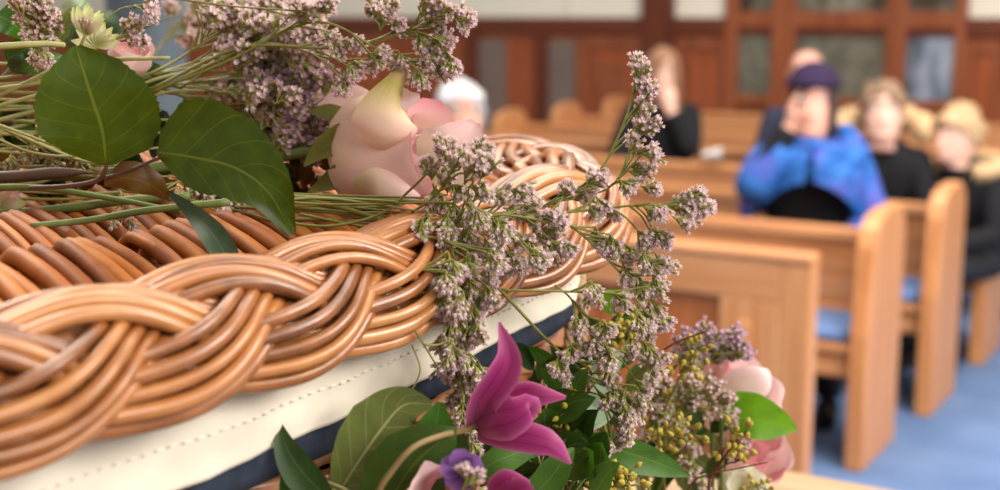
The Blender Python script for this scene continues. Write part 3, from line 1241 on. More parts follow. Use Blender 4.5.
for k_, c_ in (('floret', (244, 220, 222)), ('floret_lilac', (226, 194, 212)), ('floret_tan', (186, 160, 132))):
    q_ = Mat(k_ + '_petal'); q_.set(srgb(*c_), .8, .15); q_.translucent(srgb(*c_), .4); M[k_] = q_.m
M['bud'] = plain('yellow_green_bud', (178, 158, 62), .5, .3, .15, 120)
M['clematis'] = petal_mat('magenta_petal', [(.0, (160, 66, 112)), (.35, (150, 36, 100)), (.7, (168, 48, 116)), (1, (196, 92, 150))], .15, .42, .22, 26, edge=(214, 120, 172))
M['clematis_in'] = petal_mat('magenta_petal_inner', [(.0, (130, 16, 78)), (.5, (158, 28, 102)), (1, (200, 90, 150))], .15, .42, .2, 26, edge=(216, 124, 176))
M['rose'] = petal_mat('blush_petal', [(.0, (228, 210, 158)), (.3, (242, 214, 190)), (.65, (244, 208, 200)), (.94, (244, 206, 206)), (1, (236, 170, 178))], .22, .5, .06)
M['rose_green'] = petal_mat('blush_petal_green_tip', [(.0, (240, 206, 182)), (.3, (244, 208, 192)), (.55, (232, 206, 160)), (.78, (186, 172, 92)), (1, (206, 164, 128))], .18, .5, .08, 30)
M['rose_pink'] = petal_mat('pink_petal', [(.0, (236, 200, 180)), (.5, (240, 186, 188)), (1, (230, 150, 162))], .25)
M['rose_soft'] = petal_mat('soft_pink_petal', [(.0, (240, 216, 200)), (.5, (240, 208, 204)), (1, (240, 204, 204))], .25)
M['sepal'] = leaf_mat('sepal', (134, 140, 74), (160, 160, 100), nv=3)
M['astrantia'] = petal_mat('pale_green_bract', [(.0, (170, 178, 100)), (.5, (226, 222, 186)), (1, (196, 200, 130))], .3)
M['cream'] = petal_mat('cream_petal', [(.0, (226, 222, 170)), (1, (244, 238, 222))], .3)
M['violet'] = petal_mat('violet_petal', [(.0, (120, 70, 140)), (1, (158, 112, 186))], .25)


def vpx(dx, dy, dz=0.0):
    """direction: dx right, dy down in the photo, dz toward the camera"""
    d = V((dx, -dy * SP * 0 - dz, -dy))
    return d.normalized()


def ribbon(b, line, wl, wr=None, cup=0.0, nu=8, k=6, twist=(0, 0), hint=None, mat=0, wave=0.0, teeth=0, tooth=.0, seed=0, raw=False, curl=0.0):
    """a leaf or petal: centre line points, half widths to left and right along it, facing the hint direction"""
    pts = [V(p) for p in line] if raw else catmull(line, k)
    n = len(pts)
    wr = wr or wl
    vs, uv = [], []
    for i, p in enumerate(pts):
        t = (pts[min(i + 1, n - 1)] - pts[max(i - 1, 0)]).normalized()
        h = V(hint) if hint is not None else (CAM - p).normalized()
        side = t.cross(h)
        if side.length < 1e-5: side = t.orthogonal()
        side.normalize()
        nn = side.cross(t)
        v = i / (n - 1)
        an = twist[0] + (twist[1] - twist[0]) * v
        s2 = side * math.cos(an) + nn * math.sin(an)
        n2 = nn * math.cos(an) - side * math.sin(an)
        for j in range(nu + 1):
            u = -1 + 2 * j / nu
            w = lerp_list(wl, v) if u < 0 else lerp_list(wr, v)
            if teeth and abs(u) > .99:
                w *= 1 + tooth * (1 - (v * teeth) % 1.0) - tooth * .5
            q = p + s2 * (u * w) + n2 * (cup * u * u * w + curl * u * w)
            if wave: q = q + n2 * (wave * math.sin(v * 11 + u * 2.2 + seed) * abs(u))
            vs.append(q); uv.append(((u + 1) / 2, v))
    fs = []
    for i in range(n - 1):
        for j in range(nu):
            a = i * (nu + 1) + j
            fs.append((a, a + 1, a + nu + 2, a + nu + 1))
    b.add(vs, fs, mat, .5, uv)


def bell(n, w, p0=.6, p1=.8):
    """half widths of a simple leaf"""
    return [max(w * .02, w * (math.sin(math.pi * (i / (n - 1)) ** p0)) ** p1) for i in range(n)]


# one floret: calyx with a five-lobed corolla, along +z
def floret_template():
    v, f, m = [], [], []
    rings = [(0, .00045), (.0018, .0010), (.0036, .00115), (.0047, .0014)]
    n = 5
    for z, r in rings:
        for j in range(n):
            q = 2 * math.pi * j / n
            v.append(V((r * math.cos(q), r * math.sin(q), z)))
    for i in range(3):
        for j in range(n):
            f.append((i * n + j, i * n + (j + 1) % n, (i + 1) * n + (j + 1) % n, (i + 1) * n + j)); m.append(0 if i < 2 else 1)
    o = len(v)
    for j in range(n):
        q = 2 * math.pi * (j + .5) / n
        v.append(V((.0016 * math.cos(q), .0016 * math.sin(q), .0062)))
    v.append(V((0, 0, .0048)))
    for j in range(n):
        f.append((15 + j, 15 + (j + 1) % n, o + j)); m.append(1)
        f.append((15 + j, o + n, 15 + (j + 1) % n)); m.append(1)
    return v, f, m


FT = floret_template()


def put_floret(b, p, d, s, rnd):
    d = V(d).normalized()
    x = d.orthogonal().normalized()
    y = d.cross(x)
    a = rnd.uniform(0, 6.28)
    ca, sa = math.cos(a) * s, math.sin(a) * s
    o = len(b.v)
    for q in FT[0]:
        xx, yy = q.x * ca - q.y * sa, q.x * sa + q.y * ca
        w = p + x * xx + y * yy + d * (q.z * s)
        b.v.append((w.x, w.y, w.z))
    b.f.extend([tuple(i + o for i in f) for f in FT[1]])
    b.m.extend(FT[2])
    b.r.extend([.5] * len(FT[0])); b.uv.extend([(.5, .5)] * len(FT[0]))


def nearest(stems, p):
    best = None
    for pts in stems:
        for i, q in enumerate(pts):
            d = (q - p).length
            if best is None or d < best[0]: best = (d, pts, i)
    return best


def sprig(name, label, cat, stems, clusters, mats=('stem_olive', 'calyx', 'floret'), seed=1, dens=1.0, group=None, nbr=8, fs=1.0, spread=.62):
    nbr = round(nbr * 1.35); dens *= 1.25; fs *= .98
    r2 = random.Random(seed + 500)
    extra = []
    for x, y, d, dx, dy, s in clusters:
        if r2.random() < .75: extra.append((x + r2.uniform(-9, 9), y + r2.uniform(-8, 8), d + r2.uniform(-.012, .012), dx + r2.uniform(-.4, .4), dy + r2.uniform(-.4, .4), s * r2.uniform(.75, 1)))
    clusters = list(clusters) + extra
    """stems: list of ([(px, py, y)...], r0, r1); clusters: (px, py, y, dx, dy, size px): a head whose middle is there, pointing along (dx, dy)"""
    rnd = random.Random(seed)
    lines = []
    sb = MB()
    for pts, r0, r1 in stems:
        c = catmull([P(*q) for q in pts], 8)
        lines.append(c)
        n = len(c)
        sb.tube(c, [r0 + (r1 - r0) * i / (n - 1) for i in range(n)], 6)
    root = thing(name, label, cat, lines[0][0], group=group)
    for cl in clusters:
        px, py, y, dx, dy, sz = cl
        L = sz * y / F
        d = V((dx, rnd.uniform(-.35, .25), -dy)).normalized()
        mid = P(px, py, y)
        base = mid - d * L * .62
        # feeder branch
        dist, pts, i = nearest(lines, base)
        i = max(0, i - int(3 + dist / .012))
        a = pts[i]
        t = (pts[min(i + 1, len(pts) - 1)] - pts[max(i - 1, 0)]).normalized()
        fl = catmull([a, a.lerp(base, .45) + t * dist * .12, base], 5)
        sb.tube(fl, [.00085 - .0003 * k / (len(fl) - 1) for k in range(len(fl))], 5)
        hb = MB()
        tips = max(3, int(nbr * (.7 + .3 * sz / 30)))
        for j in range(tips):
            ax = V((rnd.gauss(0, 1), rnd.gauss(0, 1), rnd.gauss(0, 1)))
            ax = (ax - d * ax.dot(d)).normalized()
            sp = spread * (rnd.random() ** .6)
            e = (d * math.cos(sp) + ax * math.sin(sp)).normalized()
            st = base + d * L * rnd.uniform(0, .35)
            ln = L * rnd.uniform(.65, 1.05)
            bend = (ax * .5 + V((0, 0, -.25))) * ln * .25
            br = catmull([st, st + e * ln * .5 + bend * .6, st + e * ln], 5)
            sb.tube(br, [.0005 - .00015 * k / (len(br) - 1) for k in range(len(br))], 4)
            nf = max(4, int(ln * .72 / .0024 * dens))
            for q in range(nf):
                tt = .22 + .78 * (q + rnd.random() * .6) / nf
                tt = min(tt, 1)
                x = tt * (len(br) - 1); i0 = min(int(x), len(br) - 2)
                p = br[i0].lerp(br[i0 + 1], x - i0)
                tang = (br[i0 + 1] - br[i0]).normalized()
                o = V((rnd.gauss(0, 1), rnd.gauss(0, 1), rnd.gauss(0, 1))).normalized()
                o = (o - tang * o.dot(tang))
                fd = tang * .75 + o * .8 + d * .2
                if tt > .93: fd = tang + o * .3
                put_floret(hb, p, fd, fs * rnd.uniform(.75, 1.15), rnd)
        ho = hb.build('flower_head', [M[mats[1]], M[mats[2]]])
        keep(ho, root)
    keep(sb.build('stem', M[mats[0]]), root)
    return root


def leaf_thing(root, name, line, wl, mat, wr=None, **kw):
    b = MB()
    ribbon(b, line, wl, wr, **kw)
    return keep(b.build(name, M[mat]), root)

# ------------------------------------------------------------------ sprays of sea lavender
D = .84
# right-hand spray reaching past the coffin corner
sprig('sea_lavender_spray', 'tall pinkish sea lavender spray rising past the coffin corner before the pews', 'flower spray',
      [([(395, 240, .80), (470, 226, .82), (545, 206, .85), (598, 172, .86), (625, 120, .86), (642, 66, .86)], .0016, .0006),
       ([(470, 226, .82), (530, 216, .83), (590, 210, .84), (640, 205, .84), (672, 206, .84)], .0011, .0006),
       ([(545, 206, .85), (575, 196, .86), (605, 190, .86), (628, 168, .86)], .0009, .0005),
       ([(530, 216, .83), (570, 226, .83), (610, 262, .84), (640, 300, .84), (650, 345, .84)], .0010, .0005)],
      [(641, 72, .86, .1, -1, 17), (648, 93, .86, .6, -1, 16), (640, 108, .86, .7, -.7, 17), (650, 130, .86, .9, -.4, 19), (640, 122, .86, .6, -.7, 16),
       (648, 150, .86, .9, -.1, 19), (632, 146, .86, .5, -.8, 15), (640, 172, .86, 1, .1, 20), (628, 185, .85, .6, .4, 16), (650, 188, .86, 1, .2, 16),
       (694, 196, .84, 1, -.2, 20), (688, 216, .84, .9, .5, 18), (678, 205, .84, 1, 0, 18), (700, 210, .84, .9, .3, 12),
       (652, 212, .84, .8, .5, 18), (660, 236, .84, .7, .7, 20), (642, 238, .84, .5, .8, 18), (664, 260, .84, .8, .6, 20), (648, 262, .84, .4, .9, 19),
       (660, 285, .84, .6, .8, 22), (642, 288, .84, .3, 1, 20), (655, 308, .84, .5, .9, 22), (646, 330, .84, .3, 1, 20), (662, 322, .84, .6, .8, 14),
       (626, 272, .84, .3, .9, 18), (612, 245, .83, .2, 1, 18), (598, 236, .84, .3, .9, 16), (630, 250, .84, .6, .7, 16),
       (594, 210, .84, .6, .6, 14), (582, 196, .86, .8, -.3, 15), (564, 192, .85, .7, -.6, 14), (592, 182, .86, .7, -.6, 16), (598, 178, .86, .6, -.7, 12), (611, 215, .86, .7, .5, 14)],
      seed=3, fs=1.0)

# spray trailing downward under the right-hand one
sprig('sea_lavender_spray', 'sea lavender spray trailing down at the coffin corner above the yellow buds', 'flower spray',
      [([(486, 282, .80), (500, 290, .80), (545, 338, .82), (590, 380, .83), (612, 420, .83)], .0013, .0006),
       ([(500, 290, .80), (550, 291, .81), (605, 292, .82), (650, 286, .83)], .0009, .0005),
       ([(560, 354, .82), (600, 355, .82), (640, 345, .83)], .0008, .0005),
       ([(555, 285, .82), (572, 300, .82), (590, 330, .82)], .0007, .0005)],
      [(618, 300, .83, .6, .8, 20), (640, 318, .83, .5, .9, 20), (648, 350, .83, .5, .9, 22), (632, 348, .83, .2, 1, 18), (652, 372, .83, .3, 1, 20),
       (590, 296, .82, .3, 1, 18), (580, 318, .82, 0, 1, 18), (600, 330, .82, .1, 1, 20), (606, 352, .82, .1, 1, 20), (592, 345, .82, -.2, 1, 16),
       (640, 388, .83, .5, .8, 22), (626, 402, .83, .2, 1, 24), (612, 398, .83, -.1, 1, 22), (636, 416, .83, .1, 1, 22), (624, 430, .83, -.2, 1, 20), (616, 442, .83, -.3, 1, 14),
       (566, 372, .82, -.3, 1, 16), (575, 350, .82, -.2, 1, 14), (608, 374, .83, .3, 1, 16)],
      seed=8, fs=1.0)

# middle spray hanging over the plaited rim
cl = []
rr_ = random.Random(21)
base = [(452, 160, .1, -1), (440, 150, 0, -1), (468, 172, .3, -.9), (446, 182, -.1, -.9), (482, 150, .2, -1), (485, 168, .3, -.8), (430, 172, -.2, -.9), (460, 190, .3, .3), (480, 190, .6, .2),
        (435, 200, -.1, .9), (458, 212, .3, .8), (478, 214, .5, .6), (498, 196, .8, .1), (512, 212, .8, .4), (500, 228, .6, .7), (448, 232, 0, 1), (470, 238, .3, .9), (490, 248, .4, .8),
        (425, 222, -.3, .9), (520, 196, .9, -.1), (530, 215, .9, .3), (545, 235, .8, .5), (522, 240, .6, .7), (512, 262, .5, .8), (538, 255, .7, .6), (556, 222, .9, .2), (560, 250, .7, .6)]
for x, y, dx, dy in base: cl.append((x, y, .80 + rr_.uniform(-.02, .02), dx, dy, rr_.uniform(19, 26)))
sprig('sea_lavender_spray', 'dense sea lavender spray lying over the plaited rim right of the big rose', 'flower spray',
      [([(268, 196, .86), (330, 205, .84), (395, 222, .82), (450, 226, .80), (500, 222, .80)], .0019, .0008),
       ([(300, 214, .84), (360, 226, .82), (420, 232, .80), (470, 236, .80)], .0011, .0006),
       ([(395, 222, .82), (430, 200, .81), (448, 176, .81), (452, 150, .81)], .0010, .0005),
       ([(450, 226, .80), (500, 215, .80), (550, 222, .81)], .0010, .0005),
       ([(420, 205, .82), (460, 200, .82), (482, 165, .82)], .0009, .0005)],
      cl, seed=5)

cl = []
base = [(448, 262, 0, 1), (470, 262, .3, 1), (488, 276, .3, 1), (452, 284, 0, 1), (470, 290, .1, 1), (488, 296, .3, 1), (436, 280, -.4, 1), (456, 308, 0, 1), (474, 314, .1, 1), (440, 304, -.4, 1),
        (450, 330, -.1, 1), (468, 336, .1, 1), (478, 330, .3, 1), (452, 352, 0, 1), (468, 358, 0, 1), (442, 340, -.4, .9), (462, 378, 0, 1), (474, 372, .2, 1), (452, 372, -.2, 1), (462, 396, 0, 1), (470, 388, .1, 1), (456, 398, -.1, 1), (463, 414, 0, 1), (468, 432, 0, 1), (466, 448, .1, 1), (492, 262, .5, .8)]
for x, y, dx, dy in base: cl.append((x, y, .765 + rr_.uniform(-.015, .015), dx, dy, rr_.uniform(18, 24)))
sprig('sea_lavender_spray', 'sea lavender spray hanging straight down beside the magenta clematis', 'flower spray',
      [([(250, 266, .72), (300, 263, .73), (345, 252, .76), (410, 238, .78), (448, 244, .78), (458, 290, .775), (460, 340, .77), (462, 400, .765)], .0015, .0006),
       ([(330, 264, .73), (372, 284, .735), (400, 310, .735), (424, 345, .74), (440, 372, .75)], .0009, .0005),
       ([(345, 264, .74), (390, 268, .75), (430, 272, .76), (450, 285, .77)], .0008, .0005),
       ([(412, 345, .74), (420, 372, .735), (404, 402, .73)], .0006, .0004),
       ([(372, 284, .735), (420, 292, .75), (445, 300, .76)], .0007, .0005)],
      cl, seed=15, mats=('stem_olive', 'calyx', 'floret'))

# thick mass of pale lavender at the back left
def mass(n, seed, x0, x1, y0, y1, d0, d1, poly=None):
    rnd = random.Random(seed)
    out = []
    while len(out) < n:
        x, y = rnd.uniform(x0, x1), rnd.uniform(y0, y1)
        if poly and not poly(x, y): continue
        out.append((x, y, rnd.uniform(d0, d1), rnd.uniform(.2, 1), rnd.uniform(-.9, .5), rnd.uniform(22, 30)))
    return out


sprig('sea_lavender_spray', 'pale pink sea lavender mass behind the two big rose leaves', 'flower spray',
      [([(-30, 128, .92), (60, 104, .94), (150, 76, .96), (230, 52, .97), (300, 30, .97)], .0018, .0008),
       ([(-30, 140, .92), (70, 112, .94), (160, 88, .96), (240, 78, .97), (310, 90, .97)], .0016, .0007),
       ([(100, 92, .95), (170, 64, .96), (215, 30, .97), (240, -6, .97)], .0012, .0006)],
      mass(58, 31, 208, 326, -2, 122, .93, 1.0, lambda x, y: x > 214 + (y - 60) * .1), seed=31, mats=('stem_pale', 'calyx', 'floret'), nbr=7, fs=1.25)

sprig('sea_lavender_spray', 'lilac sea lavender heads low behind the rose stem', 'flower spray',
      [([(120, 90, .93), (190, 96, .95), (250, 118, .96), (300, 140, .96)], .0014, .0006)],
      mass(30, 32, 240, 330, 76, 150, .93, .98), seed=33, mats=('stem_pale', 'calyx', 'floret_lilac'), nbr=7, fs=1.25)

# arching spray over the rose
sprig('sea_lavender_spray', 'sea lavender spray arching across the top over the blush rose', 'flower spray',
      [([(150, 92, .93), (230, 60, .92), (300, 20, .91), (345, -8, .90)], .0012, .0007),
       ([(150, 90, .93), (240, 48, .92), (330, 48, .90), (395, 36, .89), (440, 14, .88)], .0013, .0006),
       ([(150, 94, .93), (250, 46, .92), (320, 22, .90), (380, 50, .89), (430, 70, .88)], .0012, .0006),
       ([(180, 88, .93), (260, 44, .92), (330, 58, .91), (395, 58, .9)], .0009, .0005),
       ([(160, -4, .9), (230, 6, .9), (320, 12, .9)], .0008, .0005), ([(380, 30, .89), (396, 8, .89), (404, -8, .89)], .0007, .0005)],
      [(426, 8, .88, .5, -.7, 20), (442, 8, .88, .6, -.6, 20), (458, 14, .88, .9, 0, 20), (466, 18, .88, 1, .2, 12), (430, 22, .88, .6, -.3, 14),
       (424, 42, .88, .4, .7, 20), (440, 50, .88, .6, .7, 22), (448, 66, .88, .4, .9, 20), (430, 54, .88, .3, .8, 20), (440, 40, .88, .8, .2, 18), (416, 74, .88, .2, 1, 16), (452, 60, .88, .6, .7, 14),
       (385, 6, .89, .8, .3, 16), (372, 8, .89, -.3, -.6, 12), (338, 44, .9, .7, .5, 16), (356, 44, .9, .8, .4, 15), (330, 36, .9, .5, .4, 15), (380, 52, .89, .8, .5, 17), (372, 62, .89, .3, .9, 15), (396, 66, .89, .3, .9, 16),
       (350, 72, .9, .2, 1, 15), (344, 86, .9, -.1, 1, 15), (358, 66, .9, .5, .6, 13), (310, 14, .9, .7, -.5, 15), (322, 8, .9, .7, -.6, 14), (398, 28, .89, .6, -.4, 12), (384, 20, .89, .3, -.8, 12), (300, 10, .9, .5, -.6, 16)],
      seed=41)

# little spray standing at the far left
sprig('sea_lavender_spray', 'upright sea lavender spike at the left edge of the picture', 'flower spray',
      [([(36, 60, .86), (40, 30, .86), (36, -10, .86)], .0010, .0006)],
      [(40, 52, .86, .2, 1, 16), (45, 40, .86, .6, .2, 18), (34, 38, .86, -.5, .1, 17), (42, 26, .86, .4, -.6, 20), (30, 22, .86, -.5, -.5, 18), (36, 10, .86, 0, -1, 20), (26, 8, .86, -.5, -.8, 18), (46, 12, .86, .5, -.7, 18), (34, -4, .86, 0, -1, 18)],
      seed=51)
sprig('sea_lavender_spray', 'thin sea lavender sprig with two small heads before the grey-blue column', 'flower spray',
      [([(70, 60, .9), (100, 42, .9), (128, 34, .9)], .0010, .0005), ([(92, 44, .9), (115, 12, .9), (146, 4, .9)], .0007, .0004), ([(100, 44, .9), (150, 26, .9), (172, 16, .9)], .0008, .0004)],
      [(134, 28, .9, .3, -1, 14), (130, 38, .9, .6, -.2, 14), (140, 40, .9, .7, .5, 12), (146, 6, .9, .9, -.2, 13), (150, 9, .9, .7, .6, 8)],
      seed=52)
sprig('sea_lavender_spray', 'blurred pale sea lavender spray furthest back beside the column', 'flower spray',
      [([(108, 166, 1.17), (118, 110, 1.22), (160, 46, 1.25), (185, 14, 1.25)], .0014, .0008)],
      [(172, 10, 1.25, -.2, -1, 16), (186, 22, 1.25, .6, -.4, 17), (194, 6, 1.25, .4, -1, 17), (180, 36, 1.25, .6, .4, 15), (196, 34, 1.25, .9, 0, 15)],
      seed=53, mats=('stem_pale', 'calyx', 'floret'), nbr=6)

# brownish heads among the stalks under the left leaf and on the lid
sprig('sea_lavender_spray', 'faded brownish sea lavender under the left rose leaf', 'flower spray',
      [([(-20, 118, .88), (30, 140, .88), (80, 160, .88), (120, 166, .88)], .0013, .0006)],
      [(44, 138, .9, .8, -.2, 16), (60, 148, .9, .8, .2, 18), (72, 138, .9, .8, -.4, 18), (84, 152, .9, .7, .4, 16), (92, 166, .89, .6, .6, 14), (30, 152, .89, -.2, 1, 15), (10, 160, .89, -.1, 1, 14), (54, 160, .89, .5, .7, 13), (78, 160, .89, .6, .5, 14)],
      seed=61, mats=('stem_pale', 'calyx', 'floret_tan'), nbr=5)
sprig('sea_lavender_spray', 'small sea lavender heads lying on the lid below the right rose leaf', 'flower spray',
      [([(120, 190, .86), (170, 196, .86), (215, 206, .86), (250, 214, .85), (290, 226, .84)], .0012, .0006),
       ([(215, 206, .86), (240, 226, .83), (262, 240, .82)], .0007, .0004)],
      [(206, 192, .87, .5, .5, 15), (222, 206, .86, .8, .3, 16), (232, 212, .86, .6, .7, 14), (262, 240, .82, .6, .7, 10), (250, 236, .82, -.2, 1, 9), (120, 226, .84, .3, 1, 9), (130, 222, .84, .5, .8, 8), (188, 184, .87, .6, .3, 15)],
      seed=62, nbr=4)

# lighter lavender heads in the arrangement on the right
sprig('sea_lavender_spray', 'lilac flat-topped sea lavender above the right-hand pink rose', 'flower spray',
      [([(640, 470, 1.02), (668, 420, 1.0), (690, 370, 1.0), (715, 345, 1.0)], .0016, .0008)],
      [(684, 340, 1.0, -.3, -1, 20), (700, 342, 1.0, 0, -1, 22), (718, 346, 1.0, .4, -.9, 22), (736, 346, 1.0, .8, -.5, 20), (744, 352, 1.0, 1, .1, 14), (722, 358, 1.0, .6, -.2, 18), (700, 360, 1.0, -.2, -.6, 18), (684, 356, 1.0, -.5, -.6, 16), (732, 340, 1.0, .6, -.9, 14)],
      seed=71, mats=('stem_olive', 'calyx', 'floret_lilac'), nbr=7, fs=1.15)
sprig('sea_lavender_spray', 'whitish sea lavender filling the arrangement left of the lime leaf', 'flower spray',
      [([(640, 486, 1.0), (664, 440, .98), (690, 396, .97), (715, 390, .97)], .0016, .0008)],
      [(676, 388, .97, -.3, -1, 22), (694, 384, .97, 0, -1, 22), (712, 388, .97, .4, -.8, 20), (724, 398, .97, .8, -.3, 18), (668, 404, .97, -.6, -.5, 20), (690, 404, .97, .2, -.2, 22), (708, 410, .97, .6, .2, 20), (652, 408, .97, -.7, -.2, 18), (678, 420, .97, 0, .6, 20), (728, 416, .97, .8, .3, 16), (664, 386, .97, -.5, -.8, 16), (648, 430, .97, -.5, .3, 18),
       (694, 444, .97, .2, 1, 18), (690, 462, .96, 0, 1, 18), (698, 480, .96, 0, 1, 16), (736, 440, .98, .5, .8, 15)],
      seed=72, mats=('stem_olive', 'calyx', 'floret'), nbr=6, fs=1.05)
sprig('sea_lavender_spray', 'short sea lavender tuft over the small violet flower at the bottom', 'flower spray',
      [([(458, 500, .655), (464, 486, .655), (468, 476, .655)], .0008, .0005)],
      [(466, 474, .655, 0, -1, 15), (472, 480, .655, .5, -.4, 14), (478, 490, .655, .5, .5, 14)],
      seed=73, nbr=5)

# ------------------------------------------------------------------ the blush rose lying on the lid
def petal_shape(b, O, X, Y, Z, theta, half, rp, zp, round_=.30, nu=12, nv=14, ruf=.0, seed=0, tip=0.0, lift=0.0, mat=0):
    """petal of a rose: angle theta round the axis Z; rp/zp are radius and height along it"""
    vs, uv = [], []
    for i in range(nv + 1):
        v = i / nv
        g = (.42 + .58 * math.sin(min(1, v * 1.35) * math.pi / 2)) * (1 if v < .8 else 1 - .10 * ((v - .8) / .2) ** 2)
        for j in range(nu + 1):
            u = -1 + 2 * j / nu
            vv = v * (1 - round_ * abs(u) ** 2.4) + tip * v * max(0, 1 - abs(u) * 2.2) * .12
            r = lerp_list(rp, min(1, vv)); z = lerp_list(zp, min(1, vv))
            if vv > 1: z += (vv - 1) * .05
            th = theta + u * half * g
            r += ruf * math.sin(u * 5 + seed) * v ** 3 + lift * abs(u) ** 2 * v
            vs.append(O + X * (r * math.cos(th)) + Y * (r * math.sin(th)) + Z * z)
            uv.append(((u + 1) / 2, v))
    fs = []
    for i in range(nv):
        for j in range(nu):
            a = i * (nu + 1) + j
            fs.append((a, a + 1, a + nu + 2, a + nu + 1))
    b.add(vs, fs, mat, .5, uv)


def frame(O, T, up):
    Z = (T - O).normalized()
    X = (up - Z * up.dot(Z)).normalized()
    return O, X, Z.cross(X), Z


def spiral_core(root, fr, n, r0, r1, z0, z1, mat, seed):
    rnd = random.Random(seed)
    for k in range(n):
        t = k / max(1, n - 1)
        r = r0 + (r1 - r0) * t
        h = z0 + (z1 - z0) * (1 - t * .4)
        b = MB()
        rp = [.006, r * .75, r * 1.05, r * 1.0, r * .86, r * .80]
        zp = [0, h * .14, h * .4, h * .66, h * .9, h]
        petal_shape(b, *fr, k * 2.4 + seed, 1.25, rp, zp, .16, ruf=.0012, seed=k)
        keep(b.build('petal', M[mat]), root)


rose = thing('rose', 'large blush pink rose with a green-tinged outer petal lying on the lid', 'rose', P(345, 150, .93))
O = P(344, 152, .935); T = P(468, 142, .89)
up = P(344, 100, .935) - O
fr = frame(O, T, up)
# angles: 0 = up in the photo, pi/2 direction Y = Z x X
Yv = fr[2]
sgn = 1 if Yv.dot(CAM - O) > 0 else -1       # which side faces the camera
CAMA = sgn * math.pi / 2
spiral_core(rose, fr, 5, .010, .026, .070, .066, 'rose_soft', .4)
# big outer petals hugging the cup
for th, half, rp, zp, rnd_, mt, ruf in (
        (CAMA + sgn * .15, 1.45, [.006, .030, .041, .042, .036, .033, .035], [.0, .004, .020, .040, .060, .072, .078], .18, 'rose', .002),
        (CAMA * -1, 1.3, [.006, .028, .038, .038, .033, .032], [.0, .004, .02, .045, .065, .078], .2, 'rose', .002),
        (0.15, 1.1, [.006, .026, .036, .037, .032, .030], [.0, .004, .02, .044, .062, .074], .2, 'rose', .002),
        (math.pi, 1.15, [.006, .030, .041, .042, .036, .033], [.0, .003, .018, .040, .058, .068], .2, 'rose', .002),
        (CAMA + sgn * .95, .75, [.006, .032, .0435, .045, .043, .047], [.0, .002, .014, .030, .044, .052], .3, 'rose', .002)):
    b = MB()
    petal_shape(b, *fr, th, half, rp, zp, rnd_, ruf=ruf, seed=th)
    keep(b.build('petal', M[mt]), rose)
# right-hand petal flaring open
b = MB()
ribbon(b, [P(432, 178, .868), P(446, 164, .858), P(462, 148, .856), P(476, 122, .862)], [.006, .017, .024, .026, .023, .016, .004], [.006, .013, .018, .019, .016, .010, .003], cup=.35, nu=10, twist=(.2, -.1))
keep(b.build('petal', M['rose']), rose)
# inner deep-pink tip peeping above
b = MB()
ribbon(b, [P(428, 128, .89), P(430, 112, .885), P(432, 99, .885)], [.014, .016, .014, .006], cup=.3, nu=8)
keep(b.build('petal', M['rose_pink']), rose)
# front petal folded out, running up into a pointed green tip
b = MB()
# the belly of the folded petal, then its tip
ribbon(b, [P(380, 150, .876), P(382, 136, .866), P(384, 118, .864), P(388, 100, .870), P(396, 82, .880), P(407, 63, .888)],
       [.013, .019, .0215, .0215, .0195, .015, .010, .0055, .0015], [.014, .0215, .0235, .021, .0165, .011, .0075, .005, .002], cup=-.42, nu=14)
keep(b.build('petal', M['rose_green']), rose)
# small pink lip right of the tip
b = MB()
ribbon(b, [P(398, 92, .884), P(408, 98, .874), P(420, 96, .872)], [.004, .006, .002], [.004, .007, .002], cup=.3)
keep(b.build('petal', M['rose_soft']), rose)
# petal bent back to the left, behind
b = MB()
ribbon(b, [P(372, 110, .93), P(345, 100, .945), P(318, 104, .95)], [.008, .012, .013, .009, .003], cup=-.3)
keep(b.build('petal', M['rose_soft']), rose)
# lower curled petal
b = MB()
ribbon(b, [P(352, 178, .885), P(376, 178, .874), P(400, 190, .872), P(420, 198, .880)], [.004, .007, .008, .006, .002], [.008, .015, .014, .010, .003], cup=-.35)
keep(b.build('petal', M['rose']), rose)
# green receptacle and sepals
b = MB()
rings = []
for z, r in ((-.012, .005), (-.006, .010), (.002, .014), (.010, .016)):
    rings.append([fr[0] + fr[3] * z + fr[1] * (r * math.cos(q)) + fr[2] * (r * math.sin(q)) for q in [2 * math.pi * j / 16 for j in range(16)]])
b.loft(rings)
keep(b.build('receptacle', M['stem_green']), rose)
for line, w in (([P(352, 132, .90), P(336, 140, .895), P(318, 152, .9), (P(304, 166, .905))], .0095),
                ([P(356, 165, .90), P(340, 175, .895), P(325, 184, .9), P(308, 192, .905)], .0085),
                ([P(346, 120, .925), P(328, 112, .93), P(306, 112, .93)], .007),
                ([P(350, 150, .96), P(340, 130, .975), P(322, 118, .98)], .007)):
    b = MB()
    ribbon(b, line, [w * .9, w, w * .85, w * .5, w * .08], cup=.3, nu=6)
    keep(b.build('sepal', M['sepal']), rose)
b = MB()
b.tube(catmull([fr[0] - fr[3] * .006, P(310, 152, .93), P(270, 157, .925), P(200, 162, .92), P(120, 172, .92), P(20, 178, .93)], 6), .0042, 10)
keep(b.build('stem', M['stem_green']), rose)

